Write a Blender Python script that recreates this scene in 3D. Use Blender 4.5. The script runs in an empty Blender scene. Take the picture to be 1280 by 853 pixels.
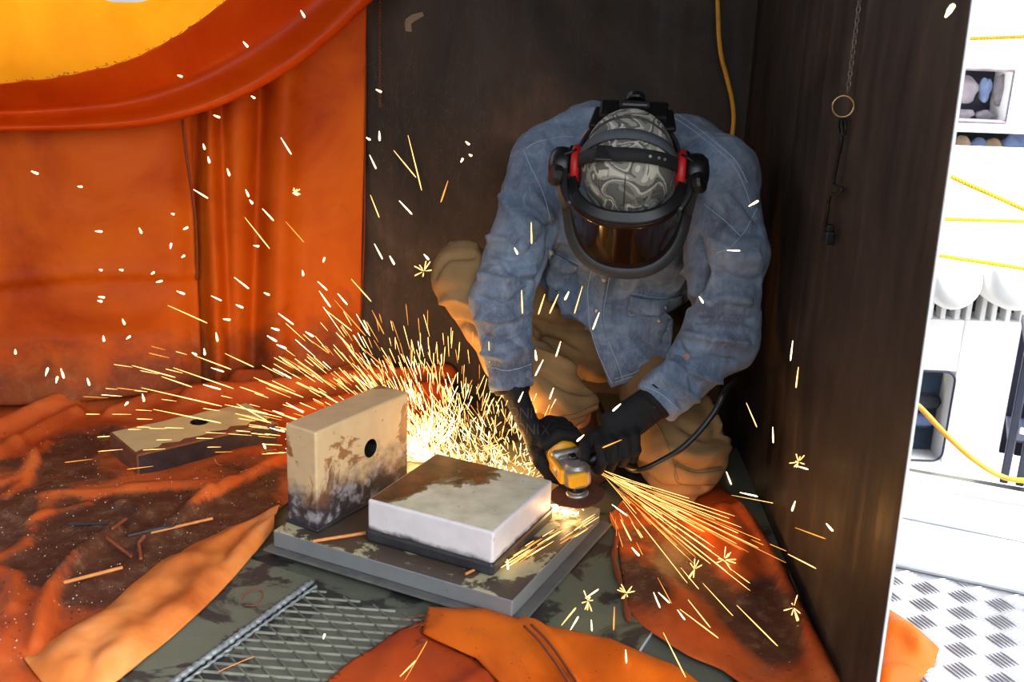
import bpy, bmesh, math, random
import numpy as np
from mathutils import Vector, Matrix, noise
from mathutils.bvhtree import BVHTree
from mathutils.geometry import delaunay_2d_cdt

S = bpy.context.scene
COL = S.collection
# ------------------------------------------------------------------ camera
PITCH, ROLL, FOC = math.radians(17.0), math.radians(2.2), 1300.0
CAM = np.array([0.0, 0.0, 1.0])
_F = np.array([0, math.cos(PITCH), -math.sin(PITCH)])
_U = np.array([0, math.sin(PITCH), math.cos(PITCH)])
_X = np.array([1.0, 0, 0])
UPV = math.cos(ROLL) * _U - math.sin(ROLL) * _X
RIV = math.cos(ROLL) * _X + math.sin(ROLL) * _U
cam = bpy.data.cameras.new('camera'); cam_o = bpy.data.objects.new('camera', cam); COL.objects.link(cam_o)
m = Matrix.Identity(4)
for i in range(3):
    m[i][0] = RIV[i]; m[i][1] = UPV[i]; m[i][2] = -_F[i]; m[i][3] = CAM[i]
cam_o.matrix_world = m
cam.sensor_width = 36.0; cam.lens = 36.0 * FOC / 1280.0
cam.clip_start = 0.05; cam.clip_end = 200
cam.dof.use_dof = True; cam.dof.focus_distance = 2.15; cam.dof.aperture_fstop = 8.0
S.camera = cam_o
# ------------------------------------------------------------------ sky, sun, exposure
W = bpy.data.worlds.new('sky'); S.world = W; W.use_nodes = True
nt = W.node_tree; nt.nodes.clear()
sky = nt.nodes.new('ShaderNodeTexSky'); sky.sky_type = 'NISHITA'; sky.sun_disc = False
sky.sun_elevation = math.radians(48); sky.sun_rotation = math.radians(110); sky.dust_density = 3.0; sky.ozone_density = 1.0
hsv = nt.nodes.new('ShaderNodeHueSaturation'); hsv.inputs['Saturation'].default_value = 0.38
bg = nt.nodes.new('ShaderNodeBackground'); bg.inputs['Strength'].default_value = 0.62
out = nt.nodes.new('ShaderNodeOutputWorld')
nt.links.new(sky.outputs[0], hsv.inputs['Color']); nt.links.new(hsv.outputs[0], bg.inputs['Color']); nt.links.new(bg.outputs[0], out.inputs[0])
sun = bpy.data.lights.new('sun', 'SUN'); sun.energy = 9.0; sun.angle = math.radians(2.0); sun.color = (1, .95, .86)
sun_o = bpy.data.objects.new('sun', sun); COL.objects.link(sun_o)
sun_o.rotation_euler = Vector((-0.50, 0.17, -1.20)).to_track_quat('-Z', 'Y').to_euler()
S.view_settings.view_transform = 'Standard'; S.view_settings.look = 'None'; S.view_settings.gamma = 1.0
S.view_settings.use_curve_mapping = False
S.view_settings.exposure = 0.30
S.cycles.max_bounces = 8; S.cycles.caustics_reflective = False; S.cycles.caustics_refractive = False
S.cycles.sample_clamp_indirect = 6.0

# ------------------------------------------------------------------ helpers
def V(a): return Vector((float(a[0]), float(a[1]), float(a[2])))
def ray(x, y): return _F + (x - 640) / FOC * RIV - (y - 426.5) / FOC * UPV
def gz(x, y, z=0.0): d = ray(x, y); return V(CAM + d * (z - CAM[2]) / d[2])
def gy(x, y, Y): d = ray(x, y); return V(CAM + d * Y / d[1])
def gplane(x, y, p, n):
    d = ray(x, y); n = np.array(n); p = np.array(p)
    return V(CAM + d * (((p - CAM) @ n) / (d @ n)))
def srgb(r, g, b):
    f = lambda c: (c / 255 / 12.92) if c / 255 <= 0.04045 else ((c / 255 + 0.055) / 1.055) ** 2.4
    return (f(r), f(g), f(b), 1.0)

def link(o, parent=None):
    COL.objects.link(o)
    if parent is not None:
        o.parent = parent
    return o
def tag(o, label=None, cat=None, group=None, kind=None):
    if label: o['label'] = label
    if cat: o['category'] = cat
    if group: o['group'] = group
    if kind: o['kind'] = kind
    return o
def empty(name, loc=(0, 0, 0)):
    o = bpy.data.objects.new(name, None); o.empty_display_size = .05; COL.objects.link(o); o.location = loc
    return o
def mesh_obj(name, verts, faces, mat, parent=None, smooth=False):
    me = bpy.data.meshes.new(name)
    me.from_pydata([tuple(map(float, v)) for v in verts], [], [tuple(int(i) for i in f) for f in faces])
    me.update()
    if mat: me.materials.append(mat)
    if smooth: me.polygons.foreach_set('use_smooth', [True] * len(me.polygons))
    o = bpy.data.objects.new(name, me); COL.objects.link(o)
    if parent is not None:
        o.parent = parent
        if parent.type == 'EMPTY' or True:
            o.matrix_parent_inverse = Matrix.Translation(-world_loc(parent))
    return o
def world_loc(o):
    l = Vector((0, 0, 0))
    while o is not None:
        if o.parent is None: l += o.location
        o = o.parent
    return l
def bm_obj(name, bm, mat, parent=None, smooth=False):
    bmesh.ops.recalc_face_normals(bm, faces=bm.faces)
    me = bpy.data.meshes.new(name); bm.to_mesh(me); bm.free()
    if mat: me.materials.append(mat)
    if smooth: me.polygons.foreach_set('use_smooth', [True] * len(me.polygons))
    o = bpy.data.objects.new(name, me); COL.objects.link(o)
    if parent is not None:
        o.parent = parent; o.matrix_parent_inverse = Matrix.Translation(-world_loc(parent))
    return o
def apply_mods(o):
    dg = bpy.context.evaluated_depsgraph_get()
    me = bpy.data.meshes.new_from_object(o.evaluated_get(dg))
    o.modifiers.clear(); o.data = me
    return o
def add_box(bm, M, dims, bevel=0.0, seg=2):
    r = bmesh.ops.create_cube(bm, size=1.0, matrix=M @ Matrix.Diagonal((dims[0], dims[1], dims[2], 1)))
    if bevel:
        es = list({e for v in r['verts'] for e in v.link_edges})
        bmesh.ops.bevel(bm, geom=es, offset=bevel, segments=seg, affect='EDGES', profile=.5)
def frame(x, y=None, z=None, loc=(0, 0, 0)):
    """matrix with given z axis (and hint x)"""
    z = V(z).normalized(); x = V(x); x = (x - z * x.dot(z)).normalized(); y = z.cross(x)
    M = Matrix.Identity(4)
    for i in range(3): M[i][0] = x[i]; M[i][1] = y[i]; M[i][2] = z[i]; M[i][3] = loc[i]
    return M
def rotz(loc, ang): return Matrix.Translation(loc) @ Matrix.Rotation(ang, 4, 'Z')
def smooth_path(pts, n):
    """Catmull-Rom resample"""
    P = [np.array(p, float) for p in pts]
    if len(P) == 2: return [V(P[0] + (P[1] - P[0]) * t) for t in np.linspace(0, 1, n)]
    P = [2 * P[0] - P[1]] + P + [2 * P[-1] - P[-2]]
    k = len(P) - 3; o = []
    for t in np.linspace(0, k, n):
        i = min(int(t), k - 1); u = t - i; a, b, c, d = P[i:i + 4]
        o.append(V(.5 * (2 * b + (c - a) * u + (2 * a - 5 * b + 4 * c - d) * u * u + (3 * b - a - 3 * c + d) * u ** 3)))
    return o
def tube_geo(pts, rad, n=8, cap=True, flat=None, verts=None, faces=None):
    """tube along points; rad number or list; flat=(hint vector, wa, wb) gives elliptic section"""
    verts = [] if verts is None else verts; faces = [] if faces is None else faces
    P = [V(p) for p in pts]; N = len(P); b0 = len(verts)
    rad = rad if isinstance(rad, (list, tuple)) else [rad] * N
    t0 = (P[1] - P[0]).normalized()
    ref = V(flat[0]) if flat else (Vector((0, 0, 1)) if abs(t0.z) < .9 else Vector((1, 0, 0)))
    for i in range(N):
        t = (P[min(i + 1, N - 1)] - P[max(i - 1, 0)])
        t = t.normalized() if t.length > 1e-9 else t0
        x = ref - t * ref.dot(t)
        x = x.normalized() if x.length > 1e-6 else t.orthogonal().normalized()
        y = t.cross(x)
        if not flat: ref = x
        wa, wb = (flat[1], flat[2]) if flat else (1, 1)
        for k in range(n):
            a = 2 * math.pi * k / n
            verts.append(P[i] + (x * math.cos(a) * wa + y * math.sin(a) * wb) * rad[i])
    for i in range(N - 1):
        for k in range(n):
            a = b0 + i * n + k; b = b0 + i * n + (k + 1) % n
            faces.append((a, b, b + n, a + n))
    if cap:
        faces.append(tuple(b0 + k for k in reversed(range(n)))); faces.append(tuple(b0 + (N - 1) * n + k for k in range(n)))
    return verts, faces
def tube(name, pts, rad, mat, parent=None, n=8, flat=None, smooth=True):
    v, f = tube_geo(pts, rad, n, True, flat)
    return mesh_obj(name, v, f, mat, parent, smooth)
def lathe_geo(prof, M, n=24, verts=None, faces=None):
    verts = [] if verts is None else verts; faces = [] if faces is None else faces
    b0 = len(verts)
    for r, z in prof:
        for k in range(n):
            a = 2 * math.pi * k / n; verts.append(M @ Vector((r * math.cos(a), r * math.sin(a), z)))
    for i in range(len(prof) - 1):
        for k in range(n):
            a = b0 + i * n + k; b = b0 + i * n + (k + 1) % n
            faces.append((a, b, b + n, a + n))
    faces.append(tuple(b0 + k for k in reversed(range(n)))); faces.append(tuple(b0 + (len(prof) - 1) * n + k for k in range(n)))
    return verts, faces
def lathe(name, prof, M, mat, parent=None, n=24, smooth=False):
    v, f = lathe_geo(prof, M, n); return mesh_obj(name, v, f, mat, parent, smooth)
def prism(name, poly, z0, z1, mat, parent=None, bevel=0.0):
    bm = bmesh.new()
    lo = [bm.verts.new((p[0], p[1], z0)) for p in poly]; hi = [bm.verts.new((p[0], p[1], z1)) for p in poly]
    n = len(poly); bm.faces.new(lo[::-1]); bm.faces.new(hi)
    for i in range(n): bm.faces.new((lo[i], lo[(i + 1) % n], hi[(i + 1) % n], hi[i]))
    if bevel: bmesh.ops.bevel(bm, geom=list(bm.edges), offset=bevel, segments=1, affect='EDGES')
    return bm_obj(name, bm, mat, parent)

# ------------------------------------------------------------------ materials
class NT:
    def __init__(s, name):
        s.m = bpy.data.materials.new(name); s.m.use_nodes = True; s.t = s.m.node_tree; s.t.nodes.clear()
        s.out = s.n('ShaderNodeOutputMaterial'); s.b = s.n('ShaderNodeBsdfPrincipled')
        s.l(s.b.outputs[0], s.out.inputs[0]); s.co = s.n('ShaderNodeTexCoord')
    def n(s, t, **kw):
        nd = s.t.nodes.new(t)
        for k, v in kw.items(): setattr(nd, k, v)
        return nd
    def l(s, a, b): s.t.links.new(a, b)
    def noise(s, scale, detail=4, rough=.55, dist=0.0, vec=None, coord='Object'):
        nd = s.n('ShaderNodeTexNoise'); nd.inputs['Scale'].default_value = scale; nd.inputs['Detail'].default_value = detail
        nd.inputs['Roughness'].default_value = rough; nd.inputs['Distortion'].default_value = dist
        s.l(vec if vec is not None else s.co.outputs[coord], nd.inputs['Vector']); return nd.outputs['Fac']
    def mapping(s, scale=(1, 1, 1), rot=(0, 0, 0), coord='Object'):
        nd = s.n('ShaderNodeMapping'); nd.inputs['Scale'].default_value = scale; nd.inputs['Rotation'].default_value = rot
        s.l(s.co.outputs[coord], nd.inputs['Vector']); return nd.outputs[0]
    def ramp(s, fac, stops, interp='LINEAR'):
        nd = s.n('ShaderNodeValToRGB'); r = nd.color_ramp; r.interpolation = interp
        while len(r.elements) < len(stops): r.elements.new(.5)
        for e, (p, c) in zip(r.elements, stops):
            e.position = p; e.color = c if len(c) == 4 else (c[0], c[1], c[2], 1)
        s.l(fac, nd.inputs[0]); return nd.outputs[0]
    def mix(s, fac, a, b, mode='MIX'):
        nd = s.n('ShaderNodeMix', data_type='RGBA', blend_type=mode)
        for sock, v in ((nd.inputs[0], fac), (nd.inputs[6], a), (nd.inputs[7], b)):
            if hasattr(v, 'is_linked') or hasattr(v, 'links'): s.l(v, sock)
            else: sock.default_value = v
        return nd.outputs[2]
    def math(s, op, a, b=0.0):
        nd = s.n('ShaderNodeMath', operation=op)
        for sock, v in ((nd.inputs[0], a), (nd.inputs[1], b)):
            if hasattr(v, 'links'): s.l(v, sock)
            else: sock.default_value = v
        return nd.outputs[0]
    def attr(s, name):
        nd = s.n('ShaderNodeAttribute'); nd.attribute_name = name; return nd.outputs['Fac']
    def bump(s, h, strength=.3, dist=.002):
        nd = s.n('ShaderNodeBump'); nd.inputs['Strength'].default_value = strength; nd.inputs['Distance'].default_value = dist
        s.l(h, nd.inputs['Height']); s.l(nd.outputs[0], s.b.inputs['Normal'])
    def set(s, **kw):
        for k, v in kw.items():
            sock = s.b.inputs[k.replace('_', ' ')]
            if hasattr(v, 'links'): s.l(v, sock)
            else: sock.default_value = v
        return s
GREY = lambda v: (v, v, v, 1)
def plain(name, c, rough=.6, metal=0.0, var=.12, scale=40, spec=.5, bump=0.0):
    s = NT(name)
    n = s.noise(scale, 5)
    d = tuple(x * (1 - var) for x in c[:3]) + (1,); e = tuple(min(1, x * (1 + var)) for x in c[:3]) + (1,)
    s.set(Base_Color=s.ramp(n, [(.3, d), (.7, e)]), Roughness=rough, Metallic=metal)
    s.b.inputs['Specular IOR Level'].default_value = spec
    if bump: s.bump(n, bump, .002)
    return s.m
def steel_wall_mat():
    s = NT('dark_mill_scale_steel')
    a = s.noise(2.2, 6, .6, 1.2); v = s.noise(3.0, 5, .6, .4, s.mapping((6, 6, .6)))
    f = s.math('ADD', s.math('MULTIPLY', a, .7), s.math('MULTIPLY', v, .3))
    c = s.ramp(f, [(.32, srgb(26, 21, 18)), (.46, srgb(50, 40, 33)), (.56, srgb(64, 51, 42)), (.68, srgb(90, 73, 60))])
    sp = s.ramp(s.noise(60, 3, .7), [(.73, GREY(0)), (.78, GREY(1))])
    c = s.mix(s.math('MULTIPLY', sp, .35), c, srgb(140, 120, 100)); scr = s.ramp(s.noise(5, 4, .6, 2.5, s.mapping((3, 3, .8))), [(.495, GREY(0)), (.502, GREY(.25)), (.509, GREY(0))]); c = s.mix(scr, c, srgb(120, 104, 90))
    s.set(Base_Color=c, Roughness=s.ramp(v, [(.3, GREY(.42)), (.7, GREY(.75))]), Metallic=0.0); s.b.inputs['Specular IOR Level'].default_value = .22
    s.bump(s.noise(25, 5), .12, .002); return s.m
def orange_mat(name, base, light, dark, dirt_shade_amt=0.0, transl=.12, rough=.52, grit=True):
    s = NT(name)
    n = s.noise(3.0, 5, .6, .5); c = s.ramp(n, [(.3, dark), (.5, base), (.72, light)])
    if dirt_shade_amt > 0:
        da = s.attr('dirt_shade')
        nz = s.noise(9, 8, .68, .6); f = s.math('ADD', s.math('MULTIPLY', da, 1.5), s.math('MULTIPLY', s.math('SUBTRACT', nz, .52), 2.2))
        f = s.ramp(f, [(.05, GREY(0)), (.7, GREY(dirt_shade_amt))])
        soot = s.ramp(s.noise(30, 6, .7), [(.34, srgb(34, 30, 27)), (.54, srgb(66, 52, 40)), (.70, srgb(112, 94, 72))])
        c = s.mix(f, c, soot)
        if grit:
            g = s.ramp(s.noise(150, 2, .6), [(.70, GREY(0)), (.74, GREY(1))])
            c = s.mix(s.math('MULTIPLY', g, s.math('ADD', s.math('MULTIPLY', f, .8), .06)), c, srgb(190, 180, 165))
            g2 = s.ramp(s.noise(95, 2, .6, 0, s.mapping((1, 1.3, 1))), [(.70, GREY(0)), (.73, GREY(1))])
            c = s.mix(s.math('MULTIPLY', g2, .6), c, srgb(30, 24, 20))
    else:
        st = s.ramp(s.noise(5, 7, .65, .8), [(.52, GREY(0)), (.75, GREY(.35))]); c = s.mix(st, c, dark)
    s.set(Base_Color=c, Roughness=rough); s.b.inputs['Specular IOR Level'].default_value = .14
    wv = s.n('ShaderNodeTexChecker'); wv.inputs['Scale'].default_value = 900; s.l(s.co.outputs['Object'], wv.inputs['Vector'])
    hh = s.math('ADD', s.math('MULTIPLY', wv.outputs['Fac'], .15), s.noise(14, 6)); s.bump(hh, .22, .004)
    if transl > 0:
        t = s.n('ShaderNodeBsdfTranslucent'); s.l(c, t.inputs[0]); mx = s.n('ShaderNodeMixShader'); mx.inputs[0].default_value = transl
        s.l(s.b.outputs[0], mx.inputs[1]); s.l(t.outputs[0], mx.inputs[2]); s.l(mx.outputs[0], s.out.inputs[0])
    return s.m
def painted_steel(name, paint, chip, bottom=None, bz=0.0, bw=.02, thr=.62, scale=9, rust=None):
    """paint with chips; dark scorched/bare steel towards a weld line at height bz (object space)"""
    s = NT(name)
    n = s.noise(scale, 8, .62, .7)
    c = s.ramp(s.noise(26, 6), [(.3, tuple(x * .86 for x in paint[:3]) + (1,)), (.7, paint)])
    sp = s.ramp(s.noise(70, 3, .6), [(.70, GREY(0)), (.74, GREY(1))]); c = s.mix(s.math('MULTIPLY', sp, .6), c, srgb(58, 50, 44))
    f = s.ramp(n, [(thr, GREY(0)), (thr + .03, GREY(1))]); c = s.mix(f, c, chip)
    met = 0.0
    if bottom is not None:
        sep = s.n('ShaderNodeSeparateXYZ'); s.l(s.co.outputs['Object'], sep.inputs[0])
        h = s.math('ADD', sep.outputs[2], s.math('MULTIPLY', s.math('SUBTRACT', s.noise(14, 7, .7), .5), bw * 3))
        g = s.ramp(h, [(max(0, bz), GREY(1)), (min(1, bz + bw), GREY(0))])
        bc = s.ramp(s.noise(30, 6, .6), [(.35, bottom), (.5, tuple(x * 1.7 for x in bottom[:3]) + (1,)), (.62, srgb(150, 148, 152))])
        c = s.mix(g, c, bc)
    s.set(Base_Color=c, Roughness=.5, Metallic=met); s.bump(s.math('ADD', n, s.noise(60, 4)), .15, .002)
    return s.m
def emit(name, c, strength):
    s = NT(name); e = s.n('ShaderNodeEmission'); e.inputs[0].default_value = c; e.inputs[1].default_value = strength
    s.l(e.outputs[0], s.out.inputs[0]); s.m.cycles.emission_sampling = 'NONE'; return s.m
def denim_mat():
    s = NT('washed_denim')
    n = s.noise(5, 6, .6, .4); c = s.ramp(n, [(.3, srgb(84, 100, 122)), (.52, srgb(116, 134, 156)), (.72, srgb(156, 170, 186))])
    st = s.ramp(s.noise(3.2, 5, .6, .5), [(.48, GREY(0)), (.64, GREY(.6))]); c = s.mix(st, c, srgb(100, 84, 84))
    w = s.n('ShaderNodeTexWave'); w.wave_type = 'BANDS'; w.inputs['Scale'].default_value = 260; w.inputs['Distortion'].default_value = 3; s.l(s.mapping((1, 1, .6), (0, 0, .5)), w.inputs['Vector'])
    sl = s.noise(160, 3, .6, 0, s.mapping((1, 1, .12)))
    c = s.mix(s.ramp(sl, [(.45, GREY(0)), (.75, GREY(.3))]), c, srgb(160, 176, 196))
    wr = s.noise(17, 7, .68, 1.0); c = s.mix(s.ramp(wr, [(.50, GREY(0)), (.66, GREY(.42))]), c, srgb(176, 188, 202)); c = s.mix(s.ramp(wr, [(.30, GREY(.5)), (.46, GREY(0))]), c, srgb(58, 66, 86))
    s.set(Base_Color=c, Roughness=.9, Sheen_Weight=.1); s.b.inputs['Specular IOR Level'].default_value = .15
    s.bump(s.math('ADD', s.math('MULTIPLY', w.outputs['Fac'], .2), s.math('ADD', s.noise(34, 6, .6, 1.2), s.math('MULTIPLY', wr, 1.2))), .5, .006); return s.m
def camo_mat():
    s = NT('swirl_camouflage_cloth')
    n = s.noise(11, 1.0, .35, 1.9)
    st = [(.0, srgb(96, 96, 90)), (.36, srgb(130, 128, 118)), (.43, srgb(184, 178, 164)), (.48, srgb(94, 94, 88)), (.54, srgb(150, 146, 134)), (.60, srgb(196, 190, 174)), (.66, srgb(100, 98, 92))]
    s.set(Base_Color=s.ramp(n, st, 'CONSTANT'), Roughness=.9); s.bump(s.noise(120, 4), .2, .002); return s.m

M = {}
M['steel_wall'] = steel_wall_mat()
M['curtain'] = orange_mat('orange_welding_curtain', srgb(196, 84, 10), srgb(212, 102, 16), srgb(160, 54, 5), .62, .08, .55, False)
M['curtain_swag'] = orange_mat('glossy_orange_tarp', srgb(196, 62, 4), srgb(212, 80, 8), srgb(178, 46, 2), 0, .05, .34)
M['yellow_sheet'] = orange_mat('backlit_amber_tone', srgb(236, 150, 20), srgb(244, 164, 30), srgb(226, 132, 14), 0, .55)  # backlight put into the yellow base colour
M['blanket'] = orange_mat('sooty_orange_blanket', srgb(186, 82, 34), srgb(216, 114, 56), srgb(146, 54, 20), .88, .0)
M['hem'] = orange_mat('pale_orange_hem', srgb(216, 126, 60), srgb(242, 176, 112), srgb(166, 74, 24), 0, .0, .6)
M['flap'] = orange_mat('orange_flap', srgb(198, 90, 16), srgb(214, 108, 26), srgb(160, 62, 10), .4, .0)
M['flap_red'] = orange_mat('rust_orange_flap', srgb(154, 58, 20), srgb(176, 74, 28), srgb(122, 40, 14), .45, .0)
M['thread'] = plain('frayed_thread', srgb(120, 54, 24), .9)
M['steel_dark'] = plain('scorched_steel', srgb(66, 66, 70), .45, .6, .35, 18, .5, .2)
M['base_grey'] = painted_steel('grey_primer_plate', srgb(120, 124, 124), srgb(72, 70, 68), None, thr=.66, scale=7)
M['base_top'] = painted_steel('worn_plate_top', srgb(176, 170, 134), srgb(74, 62, 52), None, thr=.468, scale=8)
M['pad'] = plain('grey_pad_steel', srgb(100, 100, 98), .5, .2, .3, 16, .5, .2)
M['green'] = painted_steel('green_grey_plate', srgb(98, 104, 86), srgb(44, 44, 42), None, thr=.50, scale=6)
M['edge_bright'] = plain('bright_edge_tone', srgb(206, 212, 216), .4, .2, .1, 40)  # pale tone, also carries the light on the wall rim
M['deck'] = painted_steel('greenish_deck_steel', srgb(88, 92, 80), srgb(40, 41, 40), None, thr=.52, scale=5)
M['weld'] = plain('weld_bead_steel', srgb(132, 140, 142), .5, .4, .3, 60, .5, .3)
M['white_side'] = painted_steel('white_painted_side', srgb(226, 222, 222), srgb(200, 196, 194), srgb(40, 36, 34), .076, .009, .8)
M['cream_plate'] = painted_steel('scorched_cream_paint', srgb(216, 186, 140), srgb(150, 100, 60), srgb(44, 40, 44), .088, .075, .58, 8)
M['bar_top'] = painted_steel('chipped_cream_paint', srgb(206, 192, 140), srgb(112, 76, 50), None, thr=.68, scale=8)
M['rust'] = plain('rusty_steel', srgb(122, 72, 48), .8, .1, .35, 30, .3, .3)
M['bar_face'] = plain('mill_scale_face', srgb(72, 66, 70), .35, .7, .3, 24)
M['black_hole'] = plain('threaded_bore', srgb(30, 28, 26), .5, .6, .3, 60)
M['denim'] = denim_mat()
M['stitch'] = plain('pale_denim_stitching', srgb(164, 178, 194), .9)
M['seam_dark'] = plain('dark_denim_fold', srgb(40, 52, 76), .9)
M['khaki'] = plain('khaki_canvas', srgb(140, 110, 72), .9, 0, .22, 11, .2, .25)
M['khaki_seam'] = plain('khaki_seam_thread', srgb(108, 84, 54), .9)
M['glove'] = plain('black_knit', srgb(22, 21, 22), .75, 0, .3, 220, .3, .8)
M['glove_print'] = plain('faded_grey_print', srgb(62, 52, 50), .8)
M['camo'] = camo_mat()
M['skin'] = plain('skin', srgb(196, 146, 118), .55, 0, .06, 30)
M['hair'] = plain('dark_hair', srgb(42, 32, 26), .8)
M['black'] = plain('black_plastic', srgb(20, 20, 21), .38, 0, .2, 60)
M['black_matte'] = plain('black_webbing', srgb(26, 26, 28), .8, 0, .2, 150)
M['grey_strap'] = plain('grey_webbing', srgb(74, 78, 84), .8, 0, .15, 150)
M['frame_grey'] = plain('charcoal_visor_frame', srgb(56, 58, 60), .5, 0, .15, 60)
M['red'] = plain('red_rubber', srgb(190, 30, 28), .45, 0, .1, 60)
M['boot'] = plain('brown_boot_leather', srgb(70, 46, 30), .6, 0, .2, 30)
M['yellow_tool'] = plain('yellow_plastic', srgb(232, 164, 28), .42, 0, .1, 40)
M['alloy'] = plain('cast_alloy', srgb(168, 162, 154), .42, .65, .15, 60)
M['disc'] = plain('abrasive_disc', srgb(92, 58, 44), .85, 0, .2, 90, .2, .3)
M['cord_yellow'] = plain('amber_cord', srgb(222, 156, 34), .5, 0, .12, 30)
M['rope'] = plain('yellow_rope', srgb(236, 200, 32), .7, 0, .15, 120)
M['chain'] = plain('chain_steel', srgb(150, 140, 128), .4, .8, .2, 90)
M['iron'] = plain('black_iron', srgb(34, 31, 29), .45, .5, .3, 60)
M['rod'] = plain('copper_brown_rod', srgb(204, 130, 66), .6, .1, .15, 60)
M['rod_rust'] = plain('rusty_rod', srgb(140, 70, 38), .7, .1, .25, 60)
M['rod_dark'] = plain('burnt_rod', srgb(52, 48, 50), .6, .2, .25, 60)
M['white'] = plain('white_gelcoat', srgb(238, 238, 238), .45, 0, .03, 6)
M['plank'] = painted_steel('white_painted_plank', srgb(186, 192, 194), srgb(160, 164, 164), None, thr=.60, scale=5)
M['tread'] = plain('bright_tread_plate', srgb(176, 178, 184), .38, .55, .15, 14)
M['dark_blue'] = plain('blue_black_plastic', srgb(34, 40, 62), .4, 0, .2, 30)
M['dark_gap'] = plain('painted_recess_shade', srgb(40, 42, 54), .9, 0, .3, 20)  # shade of the gaps put into the colour
M['clutter_a'] = plain('grey_cloth', srgb(116, 110, 118), .9, 0, .3, 20)
M['clutter_b'] = plain('brown_sack', srgb(150, 124, 100), .9, 0, .3, 20)
M['clutter_c'] = plain('blue_cloth', srgb(92, 108, 142), .9, 0, .3, 20)
M['spark'] = emit('glowing_spark', (1, .52, .15, 1), 3.6)
M['spark_hot'] = emit('white_hot_spark', (1, .72, .36, 1), 5.5)
M['spark_dim'] = emit('cooling_spark', (1, .34, .06, 1), 1.7)
def glass_mat(name, tint, a, rough=.08):
    s = NT(name); s.set(Base_Color=tint, Roughness=rough); s.b.inputs['Specular IOR Level'].default_value = .6
    t = s.n('ShaderNodeBsdfTransparent'); t.inputs[0].default_value = tuple(min(1, x * 3) for x in tint[:3]) + (1,)
    mx = s.n('ShaderNodeMixShader'); mx.inputs[0].default_value = a
    s.l(s.b.outputs[0], mx.inputs[1]); s.l(t.outputs[0], mx.inputs[2]); s.l(mx.outputs[0], s.out.inputs[0]); return s.m
M['visor'] = glass_mat('smoked_amber_visor', (.035, .016, .008, 1), .35)
M['window_glass'] = glass_mat('window_glass', (.05, .08, .12, 1), .5, .03)
#@@STRUCTURE
# ------------------------------------------------------------------ setting: steel booth
WRX0, WRY0, WRX1, WRY1 = .545, 1.45, .585, 2.75       # inner face of the right wall (plan line)
wn = np.array([WRY1 - WRY0, -(WRX1 - WRX0), 0.0]); wn /= np.linalg.norm(wn)
def on_wall_right(x, y, off=0.0): return gplane(x, y, np.array([WRX0, WRY0, 0]) - wn * off, wn)
BW0 = np.array([-.46, 2.86, 0]); BW1 = np.array([.60, 2.76, 0])
bn = np.array([-(BW1 - BW0)[1], (BW1 - BW0)[0], 0]); bn /= np.linalg.norm(bn)      # points to +Y
def on_wall_back(x, y, off=0.0): return gplane(x, y, BW0 - bn * off, bn)
def struct(o): o['kind'] = 'structure'; return o
TOPZ = 2.1
def slab(name, quad, nrm, th, mat, bevel=.0015):
    """quad of 4 points extruded along nrm by th"""
    bm = bmesh.new(); a = [bm.verts.new(V(p)) for p in quad]; b = [bm.verts.new(V(p) + V(nrm) * th) for p in quad]
    bm.faces.new(a); bm.faces.new(b[::-1])
    for i in range(4): bm.faces.new((a[i], a[(i + 1) % 4], b[(i + 1) % 4], b[i]))
    if bevel: bmesh.ops.bevel(bm, geom=list(bm.edges), offset=bevel, segments=1, affect='EDGES')
    return bm_obj(name, bm, mat)
eT, eB = on_wall_right(1213, 0), on_wall_right(1094, 853)
dd = (eT - eB) / (eT.z - eB.z)
e0, e1 = eB + dd * (0 - eB.z), eB + dd * (TOPZ - eB.z)
far = Vector((WRX1, WRY1, 0)) + Vector((WRX1 - WRX0, WRY1 - WRY0, 0)) * .008
wall_right = struct(slab('wall_right', [e0, far, far + Vector((0, 0, TOPZ)), e1], wn, .005, M['steel_wall']))
eg = slab('lit_edge_strip', [e0 + V(wn) * .0008, e0 + V(wn) * .0046, e1 + V(wn) * .0046, e1 + V(wn) * .0008], (0, -1, 0), .0035, M['edge_bright'], 0); eg.parent = wall_right  # added bright strip, paints the lit look of the wall edge
wall_back = struct(slab('wall_back', [BW0 + (BW0 - BW1) * .012, BW1, BW1 + np.array([0, 0, TOPZ]), BW0 + (BW0 - BW1) * .012 + np.array([0, 0, TOPZ])], bn, .008, M['steel_wall']))
# unseen low wall behind the cloth, left wall and roof, added to block light
CN0 = np.array([-.47, 2.84, 0]); CN1 = np.array([-1.62, 2.50, 0])
cn = np.array([(CN1 - CN0)[1], -(CN1 - CN0)[0], 0]); cn /= np.linalg.norm(cn)
if cn[1] > 0: cn = -cn                                                              # towards the camera
low = CN0 - cn * .09; low1 = low + (CN1 - CN0) * 1.35
struct(slab('blocker_wall', [low, low1, low1 + np.array([0, 0, .80]), low + np.array([0, 0, .80])], -cn, .008, M['steel_wall']))
struct(slab('blocker_wall', [(-2.02, 2.3, 0), (-2.02, -1.2, 0), (-2.02, -1.2, TOPZ), (-2.02, 2.3, TOPZ)], (-1, 0, 0), .008, M['steel_wall']))
struct(slab('blocker_roof', [(-2.05, .25, TOPZ + .01), (1.9, .25, TOPZ + .01), (1.9, 2.9, TOPZ + .01), (-2.05, 2.9, TOPZ + .01)], (0, 0, 1), .012, M['steel_wall']))
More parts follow.
